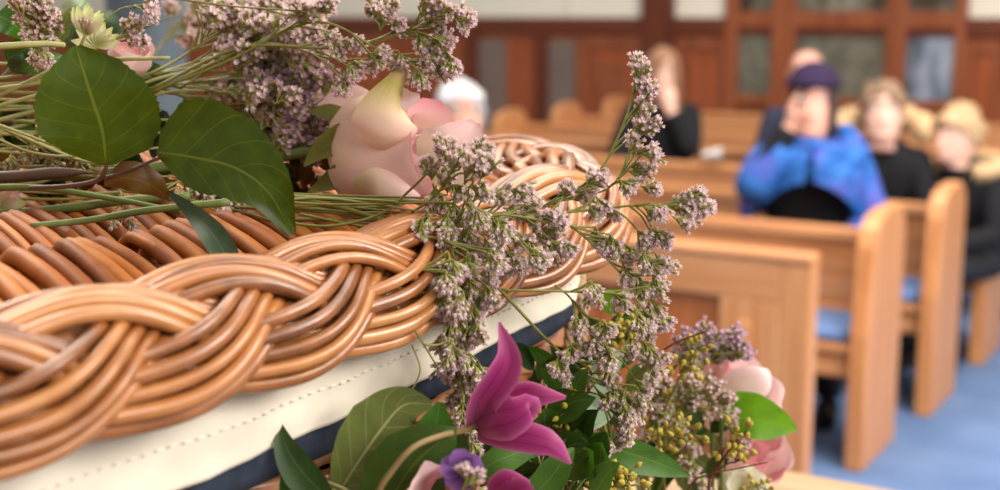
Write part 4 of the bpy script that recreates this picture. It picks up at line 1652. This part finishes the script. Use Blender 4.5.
# ------------------------------------------------------------------ rose leaves on their brown stem at the left
sp = thing('rose_foliage', 'two big dark green rose leaves on a brown stem, held over the lid', 'rose leaves', P(20, 180, .82))
b = MB()
b.tube(catmull([P(-40, 178, .85), P(10, 177, .85), P(55, 173, .85), P(92, 172, .85)], 6), [.0042] * 12 + [.0040, .0036, .0032, .0026, .0018, .0012, .001], 10)
keep(b.build('stem', M['stem_brown']), sp)
b = MB()
b.tube(catmull([P(30, 188, .80), P(70, 186, .79), P(98, 180, .785), P(106, 168, .78), P(106, 160, .778)], 5), [.0016] * 15 + [.0014, .0012, .001, .001, .001, .0008], 7)
b.tube(catmull([P(98, 180, .785), P(130, 170, .78), P(160, 158, .775), P(172, 156, .773)], 5), .0011, 7)
keep(b.build('leaf_stalk', M['stem_brown']), sp)
leaf_thing(sp, 'leaf', [P(106, 165, .778), P(102, 130, .772), P(90, 92, .766), P(76, 46, .765)],
           [.004, .022, .030, .0345, .0345, .031, .022, .003], 'leaf_rose', [.004, .026, .033, .0355, .0335, .029, .020, .003], cup=.10, nu=14, k=14, teeth=18, tooth=.07, wave=.0012)
leaf_thing(sp, 'leaf', [P(158, 152, .774), P(195, 158, .768), P(235, 168, .764), P(268, 192, .765), P(292, 234, .77)],
           [.012, .030, .036, .034, .029, .023, .016, .009, .003], 'leaf_rose', [.003, .012, .018, .020, .019, .017, .013, .008, .003], cup=.12, nu=14, k=12, teeth=18, tooth=.06, wave=.0015, seed=2)
leaf_thing(sp, 'leaf', [P(104, 183, .785), P(128, 178, .78), P(152, 186, .785), P(168, 200, .80)],
           [.002, .010, .011, .008, .001], 'leaf_brown', [.002, .008, .008, .006, .001], cup=-.2, nu=8, k=8, wave=.001)
leaf_thing(sp, 'leaf', [P(166, 190, .80), P(192, 212, .79), P(214, 236, .77), P(230, 264, .755), P(236, 282, .75)],
           [.0010, .0034, .0060, .0078, .0082, .0050, .0012], 'leaf_grey', cup=.3, nu=8, k=8)

# loose green stalks lying across the lid
def stalk(label, pts, r0, r1, mat, name='flower_stalk', group=None):
    b = MB()
    c = catmull([P(*q) for q in pts], 7)
    b.tube(c, [r0 + (r1 - r0) * i / (len(c) - 1) for i in range(len(c))], 8)
    q = V(c[0])
    o = b.build(name, M[mat], origin=q)
    return tag(o, label, 'stalk', group)


stalk('thick green stalk lying lowest across the lid behind the rods', [(-30, 218, .84), (60, 209, .84), (130, 200, .845), (190, 196, .85)], .0034, .0026, 'stem_green')
stalk('grey-green stalk nearest the woven rods at the left', [(30, 226, .80), (90, 220, .81), (150, 210, .82), (230, 202, .83)], .0020, .0026, 'stem_green')
stalk('olive stalk running above the thick green stalk and under the leaves', [(-20, 188, .84), (40, 188, .84), (120, 200, .835), (180, 212, .83)], .0026, .0016, 'stem_green')
stalk('pale green stalk entering at the top left towards the left rose leaf', [(-20, 48, .80), (20, 45, .81), (46, 44, .82), (64, 45, .83)], .0022, .0018, 'stem_pale')
for i, (lab, pts, r) in enumerate((
        ('pale stalk crossing from the left edge to the base of the left leaf', [(-20, 118, .86), (40, 140, .86), (90, 160, .85)], .0011),
        ('pale stalk bunched highest among those left of the big leaf', [(-20, 104, .9), (20, 86, .9), (60, 68, .9), (110, 60, .91), (170, 58, .92)], .0017),
        ('pale stalk bunched second from the top left of the big leaf', [(-20, 92, .9), (20, 86, .9), (60, 82, .9), (130, 92, .92)], .0018),
        ('straw-coloured stalk slanting up behind the left leaf', [(-20, 112, .89), (20, 100, .89), (45, 96, .89), (80, 110, .9)], .0015),
        ('thin pale stalk lying flat left of the brown stem', [(-20, 130, .87), (30, 152, .87), (80, 156, .87), (120, 150, .88)], .0010),
        ('pale stalk emerging between the two big rose leaves, upper', [(120, 96, .93), (160, 78, .94), (220, 72, .95), (290, 92, .96)], .0013),
        ('pale stalk emerging between the two big rose leaves, lower', [(130, 104, .93), (170, 92, .94), (215, 92, .95), (260, 106, .96)], .0012),
        ('thin stalk curving below the right rose leaf to the rim', [(240, 196, .86), (290, 200, .85), (340, 208, .84), (400, 206, .83)], .0014),
        ('forked olive stalk lying over the plaited rim under the rose', [(280, 222, .83), (330, 226, .82), (380, 214, .82), (410, 190, .82), (440, 160, .81)], .0010),
        ('thin green stalk tucked under the rose along the lid', [(276, 196, .88), (330, 198, .87), (390, 200, .86), (450, 206, .84)], .0018))):
    stalk(lab, pts, r, r * .8, 'stem_pale' if i < 7 else 'stem_olive')

# pale astrantia and a small pink rosebud behind the left leaf
t = thing('astrantia_flower', 'pale green pleated star flower peeping over the left rose leaf', 'flower', P(88, 30, .86))
O = P(86, 34, .86)
for k in range(9):
    q = R(-45 + 100 * k / 8)
    d = V((math.sin(q) * .9 + .15, .25 * math.cos(k * 2), math.cos(q))).normalized()
    b = MB()
    ribbon(b, [O, O + d * .009 + V((0, -.003, 0)), O + d * .0175 + V((0, -.002, .001))], [.0014, .0030, .0028, .0006], cup=.3, nu=4)
    keep(b.build('bract', M['astrantia']), t)
b = MB()
for k in range(16):
    d = V((math.sin(k * 2.4) * .5, -.4, .8 + .3 * math.cos(k))).normalized()
    b.tube([O, O + d * .010], .0004, 4); b.ball(O + d * .011, .0009, .0009, .0009, 6, 4)
keep(b.build('stamens', M['floret']), t)
b = MB(); b.tube([O, P(78, 52, .87), P(60, 66, .88)], .0012, 6)
keep(b.build('stem', M['stem_pale']), t)
leaf_thing(t, 'leaf', [P(58, 44, .87), P(64, 24, .865), P(72, 8, .865)], [.002, .0055, .004, .0008], 'leaf_olive', cup=.3)

t = thing('astrantia_flower', 'cream star flower lower and right of the pale green one', 'flower', P(98, 44, .88))
O = P(97, 46, .88)
for k in range(8):
    q = R(-80 + 160 * k / 7)
    d = V((math.sin(q) + .2, -.1, math.cos(q))).normalized()
    b = MB()
    ribbon(b, [O, O + d * .009, O + d * .017], [.0016, .0034, .0028, .0004], cup=.3, nu=4)
    keep(b.build('bract', M['astrantia']), t)
b = MB(); b.tube([O, P(90, 60, .89)], .0012, 6)
keep(b.build('stem', M['stem_pale']), t)

t = thing('rosebud', 'small pink rosebud showing between the left leaf and the column', 'rose', P(128, 60, .93))
O, T = P(126, 72, .96), P(134, 44, .95)
fr2 = frame(O, T, V((1, 0, 0)))
for k in range(5):
    b = MB()
    petal_shape(b, *fr2, k * 2.4, 1.2, [.004, .013, .016, .014, .012 + .004 * (k > 2)], [0, .004, .012, .019, .024], .25)
    keep(b.build('petal', M['rose_soft' if k != 1 else 'rose_pink']), t)
b = MB(); b.tube(catmull([O, P(112, 84, .935), P(80, 100, .94)], 5), .0018, 7)
keep(b.build('stem', M['stem_green']), t)

t = thing('dried_flower', 'small beige dried flower at the left edge among the stalks', 'flower', P(10, 200, .85))
O = P(-2, 208, .85)
for k in range(7):
    q = R(-20 + 24 * k)
    d = V((math.cos(q - .6), -.15, math.sin(q - .6) * .9)).normalized()
    b = MB()
    ribbon(b, [O, O + d * .011, O + d * .021 + V((0, 0, -.002))], [.002, .0046, .004, .001], cup=.2, nu=4)
    keep(b.build('petal', M['astrantia' if k % 2 else 'rose_soft']), t)
# leafy foliage far left, behind
t = thing('foliage_spray', 'green leaves behind the sea lavender spike at the top left corner', 'foliage', P(10, 70, .95))
b = MB(); b.tube(catmull([P(-10, 90, .95), P(20, 60, .96), P(60, 30, 1.0), P(90, -4, 1.05)], 6), .0013, 6)
keep(b.build('stem', M['stem_green']), t)
rnd = random.Random(77)
for px, py, y, ex, ey, w, mt in ((-4, 14, .93, 26, 40, .011, 'leaf_bright'), (6, 60, .95, 40, 44, .010, 'leaf_dark'), (12, 72, .95, 30, 58, .008, 'leaf_grey'), (50, 40, 1.05, 70, 14, .012, 'leaf_grey'),
                                  (70, 52, 1.1, 100, 24, .014, 'leaf_grey'), (64, 24, 1.1, 88, 2, .012, 'leaf_sage'), (20, 70, .94, 66, 56, .007, 'leaf_mid'), (100, 100, .96, 140, 76, .012, 'leaf_dark'), (130, 90, .97, 170, 72, .014, 'leaf_dark'), (96, 40, 1.12, 112, 10, .012, 'leaf_grey')):
    leaf_thing(t, 'leaf', [P(px, py, y), P((px + ex) / 2 + 3, (py + ey) / 2 - 3, y - .01), P(ex, ey, y)], bell(7, w), mt, cup=.25, twist=(rnd.uniform(-.4, .4), rnd.uniform(-.4, .4)))
# dark green under-leaves among the stems on the lid
t = thing('foliage_spray', 'dark crinkled greenery tucked beneath the blush rose on the lid', 'foliage', P(300, 180, .95))
b = MB(); b.tube(catmull([P(240, 172, .95), P(300, 176, .96), P(350, 186, .96)], 5), .0015, 6)
keep(b.build('stem', M['stem_brown']), t)
for k in range(26):
    px, py = rnd.uniform(225, 340), rnd.uniform(150, 200)
    dx, dy = rnd.uniform(-16, 18), rnd.uniform(-12, 10)
    y = rnd.uniform(.93, .99)
    leaf_thing(t, 'leaf', [P(px, py, y), P(px + dx * .5, py + dy * .5 - 2, y - .006), P(px + dx, py + dy, y)], bell(5, rnd.uniform(.003, .006)), rnd.choice(['leaf_dark', 'leaf_dark', 'leaf_brown']), cup=.3, nu=4, k=3)

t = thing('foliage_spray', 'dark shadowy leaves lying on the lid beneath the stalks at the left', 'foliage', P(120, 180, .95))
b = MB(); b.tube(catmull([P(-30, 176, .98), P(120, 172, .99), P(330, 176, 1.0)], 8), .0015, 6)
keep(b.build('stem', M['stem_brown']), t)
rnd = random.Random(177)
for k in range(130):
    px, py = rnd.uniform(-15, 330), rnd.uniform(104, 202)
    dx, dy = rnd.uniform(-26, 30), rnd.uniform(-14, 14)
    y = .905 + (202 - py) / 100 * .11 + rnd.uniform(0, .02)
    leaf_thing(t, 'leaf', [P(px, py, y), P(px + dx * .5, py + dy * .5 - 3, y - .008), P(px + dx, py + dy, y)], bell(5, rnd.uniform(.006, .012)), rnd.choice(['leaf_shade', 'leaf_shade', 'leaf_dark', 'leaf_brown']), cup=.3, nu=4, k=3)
for i in range(22):
    py = 66 + i * 6.2 + rnd.uniform(-3, 3)
    x1 = rnd.uniform(60, 210)
    y = .90 + (200 - py) / 130 * .05
    stalk('one of the many thin pale stalks bunched at the left behind the rose leaves', [(-20, py + rnd.uniform(-6, 10), y), (x1 * .5, py + rnd.uniform(-2, 4), y), (x1, py + rnd.uniform(-14, 6), y + .01)], rnd.uniform(.0008, .0015), .0007, rnd.choice(['stem_pale', 'stem_pale', 'stem_olive']), group='thin stalks bunched at the left')

for i in range(12):
    y = .83 + rnd.uniform(-.01, .03)
    y0 = 190 + i * 2.3
    stalk('one of the olive stalks running under the rose to the dense spray', [(rnd.uniform(225, 275), y0 + rnd.uniform(-4, 6), y + .02), (330, y0 + rnd.uniform(0, 8), y + .01), (rnd.uniform(390, 450), y0 + rnd.uniform(2, 20), y - .02)], rnd.uniform(.0008, .0014), .0006, rnd.choice(['stem_pale', 'stem_olive', 'stem_olive']), group='olive stalks under the rose')

# ------------------------------------------------------------------ the arrangement standing beside the coffin
TBL = 1.002


def tall_stem(root, px, py, y, mat='stem_green', r=.0018, k=None):
    """a stem from the table up to the flower"""
    p = P(px, py, y)
    f = V((p.x * .6 + .16 * .4, p.y + .02, TBL))
    b = MB()
    b.tube(catmull([f, f.lerp(p, .5) + V((.01, .01, 0)), p - V((0, 0, .02)), p], 6), r, 7)
    keep(b.build('stem', M[mat]), root)


# magenta clematis
t = thing('clematis', 'magenta clematis bell with pointed tepals in front of the coffin side', 'flower', P(478, 424, .715))
C0 = P(477, 424, .715)
def tep(line, wl, wr=None, mat='clematis', **kw): leaf_thing(t, 'tepal', line, wl, mat, wr, **kw)
tep([P(477, 428, .715), P(484, 402, .705), P(500, 378, .703), P(508, 356, .706), P(499, 322, .712)], [.006, .0080, .0080, .0080, .0082, .0072, .0042, .0006], [.005, .0080, .0088, .0095, .0098, .0080, .0048, .0006], cup=.5, nu=10, k=8)
tep([P(477, 424, .720), P(500, 404, .722), P(525, 393, .722), P(545, 394, .716), P(566, 397, .712)], [.006, .0080, .0082, .0075, .0056, .0036, .0010], [.005, .0076, .0092, .0100, .0078, .0046, .0012], mat='clematis_in', cup=-.3, nu=10, k=8, twist=(0, .5))
tep([P(476, 426, .712), P(494, 420, .700), P(516, 414, .695), P(530, 406, .698), P(523, 426, .704)], [.008, .0125, .0135, .0110, .0075, .0055, .0015], cup=-.35, nu=10, k=8)
tep([P(478, 432, .714), P(505, 437, .705), P(532, 440, .702), P(553, 447, .702), P(571, 464, .706)], [.006, .0080, .0090, .0098, .0086, .0052, .0008], [.005, .0066, .0074, .0080, .0070, .0046, .0008], cup=-.28, nu=10, k=8)
b = MB()
for k in range(14):
    d = (P(520, 404, .71) - C0).normalized() + V((random.Random(k).uniform(-.2, .2), random.Random(k + 9).uniform(-.2, .2), random.Random(k + 20).uniform(-.2, .2)))
    b.tube([C0, C0 + d * .020], .0005, 4)
keep(b.build('stamens', M['cream']), t)
b = MB()
b.tube(catmull([C0, P(466, 430, .708), P(440, 436, .672), P(414, 447, .655), P(394, 468, .650), P(376, 500, .650), P(372, 560, .67)], 6), [.0022] * 4 + [.0017] * 40, 8)
b.v = b.v
keep(b.build('stem', M['stem_tan']), t)

t = thing('clematis', 'second magenta clematis, only its tip showing at the bottom edge', 'flower', P(512, 500, .70))
for line in ([P(490, 500, .705), P(508, 484, .70), P(530, 482, .70)], [P(500, 506, .70), P(520, 492, .695), P(534, 490, .69)]):
    leaf_thing(t, 'tepal', line, [.006, .009, .009, .005, .001], 'clematis', cup=-.3)
tall_stem(t, 498, 502, .705, 'stem_brown', .0016)

# violet small flower and pink petals at the bottom
t = thing('violet_flower', 'small violet flower beside the trailing sea lavender at the bottom', 'flower', P(460, 470, .665))
O = P(462, 466, .665)
for k in range(5):
    q = k * 1.2566 + .4
    d = V((math.cos(q), -.5, math.sin(q))).normalized()
    leaf_thing(t, 'petal', [O, O + d * .007 + V((0, -.002, 0)), O + d * .013], [.002, .006, .0065, .003], 'violet', cup=.3, nu=6, k=4)
tall_stem(t, 462, 468, .667)
t = thing('rose', 'pale pink rose cut by the bottom edge beneath the violet flower', 'rose', P(446, 500, .70))
O, T = P(444, 528, .665), P(442, 478, .655)
fr3 = frame(O, T, V((1, 0, 0)))
for k in range(6):
    b = MB()
    petal_shape(b, *fr3, k * 2.4 + 1.2, 1.1, [.004, .014, .018, .018, .017, .019], [0, .004, .012, .020, .025, .028], .3, tip=.8, ruf=.001, seed=k)
    keep(b.build('petal', M['rose_soft' if k % 2 else 'rose_pink']), t)
tall_stem(t, 444, 526, .667)

# big leaves at the bottom left of the arrangement
t = thing('foliage_spray', 'large olive and green leaves at the bottom below the calico lining', 'foliage', P(350, 500, .70))
leaf_thing(t, 'leaf', [P(338, 494, .69), P(358, 462, .69), P(382, 428, .695), P(404, 405, .70), P(432, 404, .70)], [.004, .013, .0185, .020, .015, .008, .002], 'leaf_olive', [.004, .019, .028, .030, .022, .010, .002], cup=.15, nu=12, k=8)
leaf_thing(t, 'leaf', [P(376, 535, .685), P(394, 494, .682), P(416, 462, .680), P(444, 438, .684), P(456, 428, .688)], [.006, .017, .022, .021, .014, .006, .001], 'leaf_front', [.006, .018, .024, .022, .015, .006, .001], cup=.12, nu=12, k=8)
leaf_thing(t, 'leaf', [P(432, 510, .70), P(434, 470, .70), P(436, 430, .70), P(440, 402, .705)], [.006, .014, .016, .014, .008, .002], 'leaf_bright', cup=.15, nu=10, k=8)
leaf_thing(t, 'leaf', [P(330, 500, .685), P(306, 476, .68), P(288, 450, .68), P(279, 421, .685)], [.004, .0098, .0112, .009, .0055, .0005], 'leaf_dark', [.003, .0075, .0082, .007, .004, .0005], cup=.25, nu=8, k=8)
leaf_thing(t, 'leaf', [P(304, 512, .68), P(292, 492, .68), P(282, 471, .68)], [.004, .0075, .006, .0006], 'leaf_bright', cup=.25, nu=8)
b = MB(); b.tube(catmull([P(360, 540, .70), P(345, 500, .69), P(332, 488, .69)], 5), .0018, 7)
b.tube(catmull([P(326, 482, .69), P(345, 489, .688), P(360, 500, .69)], 4), .0012, 6)
keep(b.build('stem', M['stem_pale']), t)
tall_stem(t, 352, 510, .705, 'stem_pale')

# background greenery of the arrangement
rnd = random.Random(91)


def greenery(label, cx, cy, y, n, rx, ry, mats, wl=(.006, .011), ln=(34, 60), seed=1, dirs=None):
    rnd = random.Random(seed)
    t = thing('foliage_spray', label, 'foliage', P(cx, cy + ry, y))
    b = MB()
    for k in range(n):
        px, py = cx + rnd.uniform(-rx, rx), cy + rnd.uniform(-ry, ry)
        l = rnd.uniform(*ln)
        a = rnd.uniform(-1.1, 1.1) if dirs is None else rnd.uniform(*dirs)
        ex, ey = px + math.sin(a) * l, py - math.cos(a) * l * .8
        yy = y + rnd.uniform(-.03, .03)
        w = rnd.uniform(*wl)
        leaf_thing(t, 'leaf', [P(px, py, yy + .01), P((px + ex) / 2, (py + ey) / 2 - 4, yy), P(ex, ey + 3, yy - .008)], bell(7, w, .75), rnd.choice(mats), cup=.28, nu=6, k=4, twist=(rnd.uniform(-.6, .6), rnd.uniform(-.6, .6)))
        b.tube([P(px, py, yy + .01), P(px * .6 + cx * .4, py + 18, yy + .02), P(cx, cy + ry + 20, y + .02)], .0009, 5)
    keep(b.build('stem', M['stem_green']), t)
    tall_stem(t, cx, cy + ry + 20, y + .02)
    return t


greenery('dark leaves in the shade directly behind the magenta clematis', 530, 436, .85, 20, 46, 36, ['leaf_dark', 'leaf_dark', 'leaf_mid'], seed=4)
greenery('narrow green leaves pointing up against the woven coffin side', 545, 386, .88, 9, 30, 16, ['leaf_dark', 'leaf_bright'], wl=(.004, .007), seed=6)
greenery('dark leaves at the bottom between the clematis and the broad leaf', 550, 480, .80, 22, 60, 30, ['leaf_dark', 'leaf_mid', 'leaf_bright'], seed=7)
greenery('shadowed green leaves low in the middle of the arrangement', 640, 470, 1.04, 26, 70, 50, ['leaf_dark', 'leaf_mid', 'leaf_dark'], seed=9)
greenery('leaves behind the trailing sea lavender under the rope handle', 610, 380, 1.02, 18, 46, 44, ['leaf_dark', 'leaf_mid', 'leaf_olive'], seed=10)
greenery('small leaves under the two pink roses at the right', 720, 470, 1.08, 14, 40, 30, ['leaf_mid', 'leaf_olive', 'leaf_dark'], seed=12)
greenery('sparse dark leaves below the navy webbing at the left of the clematis', 420, 470, .76, 10, 50, 20, ['leaf_dark'], seed=13)

t = thing('foliage_spray', 'broad glossy green leaf pair at the bottom under the trailing sea lavender', 'foliage', P(600, 500, .86))
leaf_thing(t, 'leaf', [P(578, 438, .86), P(612, 448, .85), P(650, 460, .85), P(690, 476, .86)], [.002, .0085, .0105, .010, .007, .0008], 'leaf_mid', [.002, .010, .0135, .0125, .008, .0008], cup=.2, nu=10, k=8)
leaf_thing(t, 'leaf', [P(566, 432, .83), P(580, 452, .825), P(594, 472, .82), P(604, 492, .82)], [.002, .009, .012, .011, .005], 'leaf_dark', cup=.2, nu=8, k=8)
leaf_thing(t, 'leaf', [P(470, 476, .74), P(495, 462, .74), P(520, 452, .745), P(540, 446, .75)], [.002, .007, .009, .006, .001], 'leaf_mid', cup=.2, nu=8)
leaf_thing(t, 'leaf', [P(520, 506, .76), P(545, 484, .76), P(562, 462, .76), P(574, 448, .765)], [.003, .009, .010, .006, .001], 'leaf_mid', cup=.25, nu=8)
leaf_thing(t, 'leaf', [P(605, 312, .97), P(614, 300, .97), P(620, 290, .97)], [.004, .012, .012, .003], 'leaf_lime', cup=.1, nu=8)
tall_stem(t, 580, 490, .84)
b = MB(); b.tube(catmull([P(578, 438, .86), P(572, 462, .85), P(580, 490, .84)], 5), .0013, 6)
keep(b.build('stem', M['stem_green']), t)

t = thing('foliage_spray', 'pale sage leaves behind the yellow buds right of the clematis', 'foliage', P(600, 430, .90))
for line, w in (([P(560, 392, .90), P(580, 396, .895), P(600, 398, .90), P(622, 388, .905)], .020), ([P(566, 425, .90), P(590, 412, .895), P(612, 418, .9)], .015), ([P(588, 372, .92), P(606, 362, .92), P(622, 352, .925)], .012)):
    leaf_thing(t, 'leaf', line, bell(7, w, .8, .6), 'leaf_sage', cup=.15, nu=8)
tall_stem(t, 590, 430, .91, 'stem_pale')

# sprigs of yellow-green eucalyptus buds
def bud_mesh():
    b = MB()
    prof = [(0, .0006), (.0012, .0020), (.003, .0028), (.0048, .0027), (.0062, .0019), (.0075, .0008), (.0086, .0001)]
    b.loft([[(r * math.cos(2 * math.pi * j / 10), r * math.sin(2 * math.pi * j / 10), z) for j in range(10)] for z, r in prof])
    return b


BUD = None


def bud_sprig(label, stem, heads, seed, n=9, s=1.0, mat='stem_olive', foot=None):
    global BUD
    rnd = random.Random(seed)
    t = thing('bud_sprig', label, 'bud sprig', P(*stem[0]))
    sb = MB()
    c = catmull([P(*q) for q in stem], 6)
    sb.tube(c, [.0013 - .0006 * i / len(c) for i in range(len(c))], 6)
    for (px, py, y) in heads:
        p = P(px, py, y)
        d_, pts, i = nearest([c], p)
        i = max(0, i - 4)
        sb.tube(catmull([pts[i], pts[i].lerp(p, .6) + V((0, 0, .002)), p], 4), .0007, 5)
        for k in range(n):
            d = V((rnd.gauss(0, 1), rnd.gauss(0, .8) - .35, rnd.gauss(0, 1) + .15)).normalized()
            e = p + d * .0078 * s
            sb.tube([p, e], .0005, 4)
            if BUD is None:
                o = bud_mesh().build('bud', M['bud']); BUD = o
            else:
                o = BUD.copy(); COL.objects.link(o)
            o.parent = t
            o.location = e - V(t.location)
            o.rotation_euler = d.to_track_quat('Z', 'Y').to_euler()
            q = s * rnd.uniform(.6, .85)
            o.scale = (q, q, q)
    keep(sb.build('stem', M[mat]), t)
    q = stem[0]
    tall_stem(t, q[0], q[1], q[2], mat, .0013)
    return t


bud_sprig('yellow bud cluster tucked between the sea lavender heads under the rope handle', [(600, 372, .95), (612, 345, .94), (624, 330, .93)], [(616, 326, .93), (628, 330, .93), (636, 324, .935), (606, 334, .93)], 1)
bud_sprig('yellow-green buds right of the clematis, on brown twigs', [(560, 430, .84), (575, 408, .84), (590, 385, .85)], [(566, 412, .83), (574, 424, .83), (582, 402, .84), (590, 392, .84), (563, 398, .83), (592, 374, .85)], 2, n=6, mat='stem_red')
bud_sprig('star-shaped bud cluster left of the lilac sea lavender', [(660, 420, .96), (676, 385, .95), (688, 362, .94)], [(690, 352, .94), (680, 362, .94), (700, 350, .94), (692, 366, .94)], 3, n=7)
bud_sprig('bud cluster below the lime leaf at the right', [(710, 478, .93), (728, 452, .92), (738, 440, .92)], [(732, 434, .92), (740, 446, .92), (726, 446, .92), (744, 436, .92), (736, 462, .92)], 4, n=6, mat='stem_red')
bud_sprig('buds among whitish sea lavender above the broad glossy leaf', [(650, 470, .93), (668, 445, .92), (680, 432, .92)], [(668, 436, .92), (680, 430, .92), (660, 446, .92), (692, 434, .92), (664, 428, .92)], 5, n=6)
bud_sprig('buds at the bottom edge under the broad glossy leaf', [(640, 510, .83), (624, 492, .82), (612, 480, .82)], [(606, 474, .82), (618, 482, .82), (630, 486, .82), (602, 486, .82), (626, 474, .82)], 6, n=7)
bud_sprig('bud cluster at the very bottom below the cream flower', [(770, 520, .98), (762, 500, .97), (758, 490, .97)], [(756, 486, .97), (766, 490, .97)], 7, n=6)
bud_sprig('small buds scattered low right of the trailing sea lavender', [(640, 440, .98), (655, 410, .97), (650, 380, .97)], [(648, 372, .97), (658, 392, .97), (644, 396, .97), (660, 420, .97), (640, 414, .97)], 8, n=5)
stalk('thin red-brown twig rising before the lilac sea lavender', [(600, 410, .93), (640, 372, .93), (670, 346, .93), (709, 330, .92)], .0012, .0007, 'stem_red', 'twig')
stalk('thin red-brown twig crossing beneath the bud cluster at the right', [(664, 540, .97), (690, 486, .92), (712, 474, .9), (740, 468, .9), (768, 462, .9)], .0008, .0005, 'stem_red', 'twig')
stalk('brown twig slanting behind the clematis and the yellow buds', [(548, 420, .88), (575, 404, .88), (605, 372, .89), (628, 350, .9)], .0012, .0007, 'stem_red', 'twig')

# roses at the right of the arrangement
t = thing('rose', 'soft pink rose behind the lime leaf, upper of the two at right', 'rose', P(740, 400, 1.06))
O, T = P(720, 420, 1.07), P(752, 372, 1.04)
fr4 = frame(O, T, V((1, 0, 0)))
spiral_core(t, fr4, 4, .010, .022, .05, .045, 'rose_soft', 1.0)
for k in range(5):
    b = MB()
    petal_shape(b, *fr4, k * 1.3, 1.0, [.005, .024, .032, .034, .033, .037], [0, .004, .016, .032, .044, .048], .25, ruf=.002, seed=k)
    keep(b.build('petal', M['rose_soft']), t)
leaf_thing(t, 'petal', [P(716, 392, 1.02), P(740, 384, 1.01), P(762, 376, 1.01), P(770, 372, 1.02)], [.008, .013, .012, .008, .004], 'rose_soft', [.006, .014, .018, .014, .006], cup=-.3)
tall_stem(t, 720, 420, 1.07)
t = thing('rose', 'pink rose below the lime leaf, lower of the two at right', 'rose', P(755, 450, 1.06))
O, T = P(735, 462, 1.08), P(768, 444, 1.05)
fr5 = frame(O, T, V((0, 0, 1)))
spiral_core(t, fr5, 4, .008, .018, .04, .036, 'rose_pink', 2.0)
for k in range(5):
    b = MB()
    petal_shape(b, *fr5, k * 1.3 + .4, 1.0, [.005, .020, .028, .030, .029, .031], [0, .004, .014, .026, .036, .040], .25, ruf=.002, seed=k)
    keep(b.build('petal', M['rose_soft' if k % 2 else 'rose_pink']), t)
tall_stem(t, 735, 462, 1.08)
t = thing('pink_flower', 'small bright pink flower under the lilac sea lavender', 'flower', P(712, 372, 1.03))
O = P(712, 372, 1.03)
for k in range(6):
    q = k * 1.047
    d = V((math.cos(q), -.4, math.sin(q))).normalized()
    leaf_thing(t, 'petal', [O, O + d * .009 + V((0, -.003, 0)), O + d * .017], [.003, .008, .008, .004], 'rose_pink', cup=.3, nu=6, k=4)
tall_stem(t, 712, 374, 1.032)
t = thing('foliage_spray', 'single lime green leaf pointing right over the pink roses', 'foliage', P(726, 412, 1.0))
leaf_thing(t, 'leaf', [P(722, 416, 1.0), P(748, 418, .985), P(775, 424, .985), P(797, 429, .99)], [.010, .020, .0205, .016, .010, .001], 'leaf_lime', [.006, .013, .016, .014, .008, .001], cup=.12, nu=10, k=8)
tall_stem(t, 722, 416, 1.0)
t = thing('cream_flower', 'cream flower at the bottom edge right of the arrangement', 'flower', P(745, 486, 1.02))
O = P(742, 490, 1.02)
for k in range(14):
    q = k * 2.4
    d = V((math.cos(q), -.6 + .05 * k, abs(math.sin(q)) * .7 + .2)).normalized()
    leaf_thing(t, 'petal', [O, O + d * .012 + V((0, -.003, .002)), O + d * .022], [.004, .010, .009, .004], 'cream', cup=.3, nu=6, k=4)
tall_stem(t, 742, 492, 1.022)

# ------------------------------------------------------------------ light
def area(name, loc, target, size, power, color=(1, 1, 1), sy=None):
    l = bpy.data.lights.new(name, 'AREA')
    l.energy = power
    l.color = color
    l.size = size
    if sy:
        l.shape = 'RECTANGLE'; l.size_y = sy
    o = bpy.data.objects.new(name, l)
    COL.objects.link(o)
    o.location = loc
    o.rotation_euler = (V(target) - V(loc)).to_track_quat('-Z', 'Y').to_euler()
    return o


w = bpy.data.worlds.new('world'); SC.world = w
w.use_nodes = True
w.node_tree.nodes['Background'].inputs[0].default_value = (1.0, .95, .88, 1)
w.node_tree.nodes['Background'].inputs[1].default_value = .46
area('window_light', (2.6, -1.0, 3.2), (.1, .9, 1.4), 1.6, 105, (1, .95, .88))
area('chancel_light', (-1.6, 2.6, 3.6), (-.1, .9, 1.45), 1.6, 100, (1, .92, .80))
area('nave_light', (1.0, 5.5, 5.2), (1.2, 6.5, 0), 5.0, 320, (1, .95, .87))
area('aisle_light', (3.5, 1.5, 3.5), (1.6, 5.2, .6), 2.0, 260, (1, .95, .87))
area('face_fill_light', (1.6, 2.3, 4.0), (1.2, 6.4, 1.1), 1.4, 95, (1, .95, .88))  # added fill lamp, brightens the faces of the people in the pews
SC.view_settings.view_transform = 'Standard'
SC.view_settings.exposure = 0.0
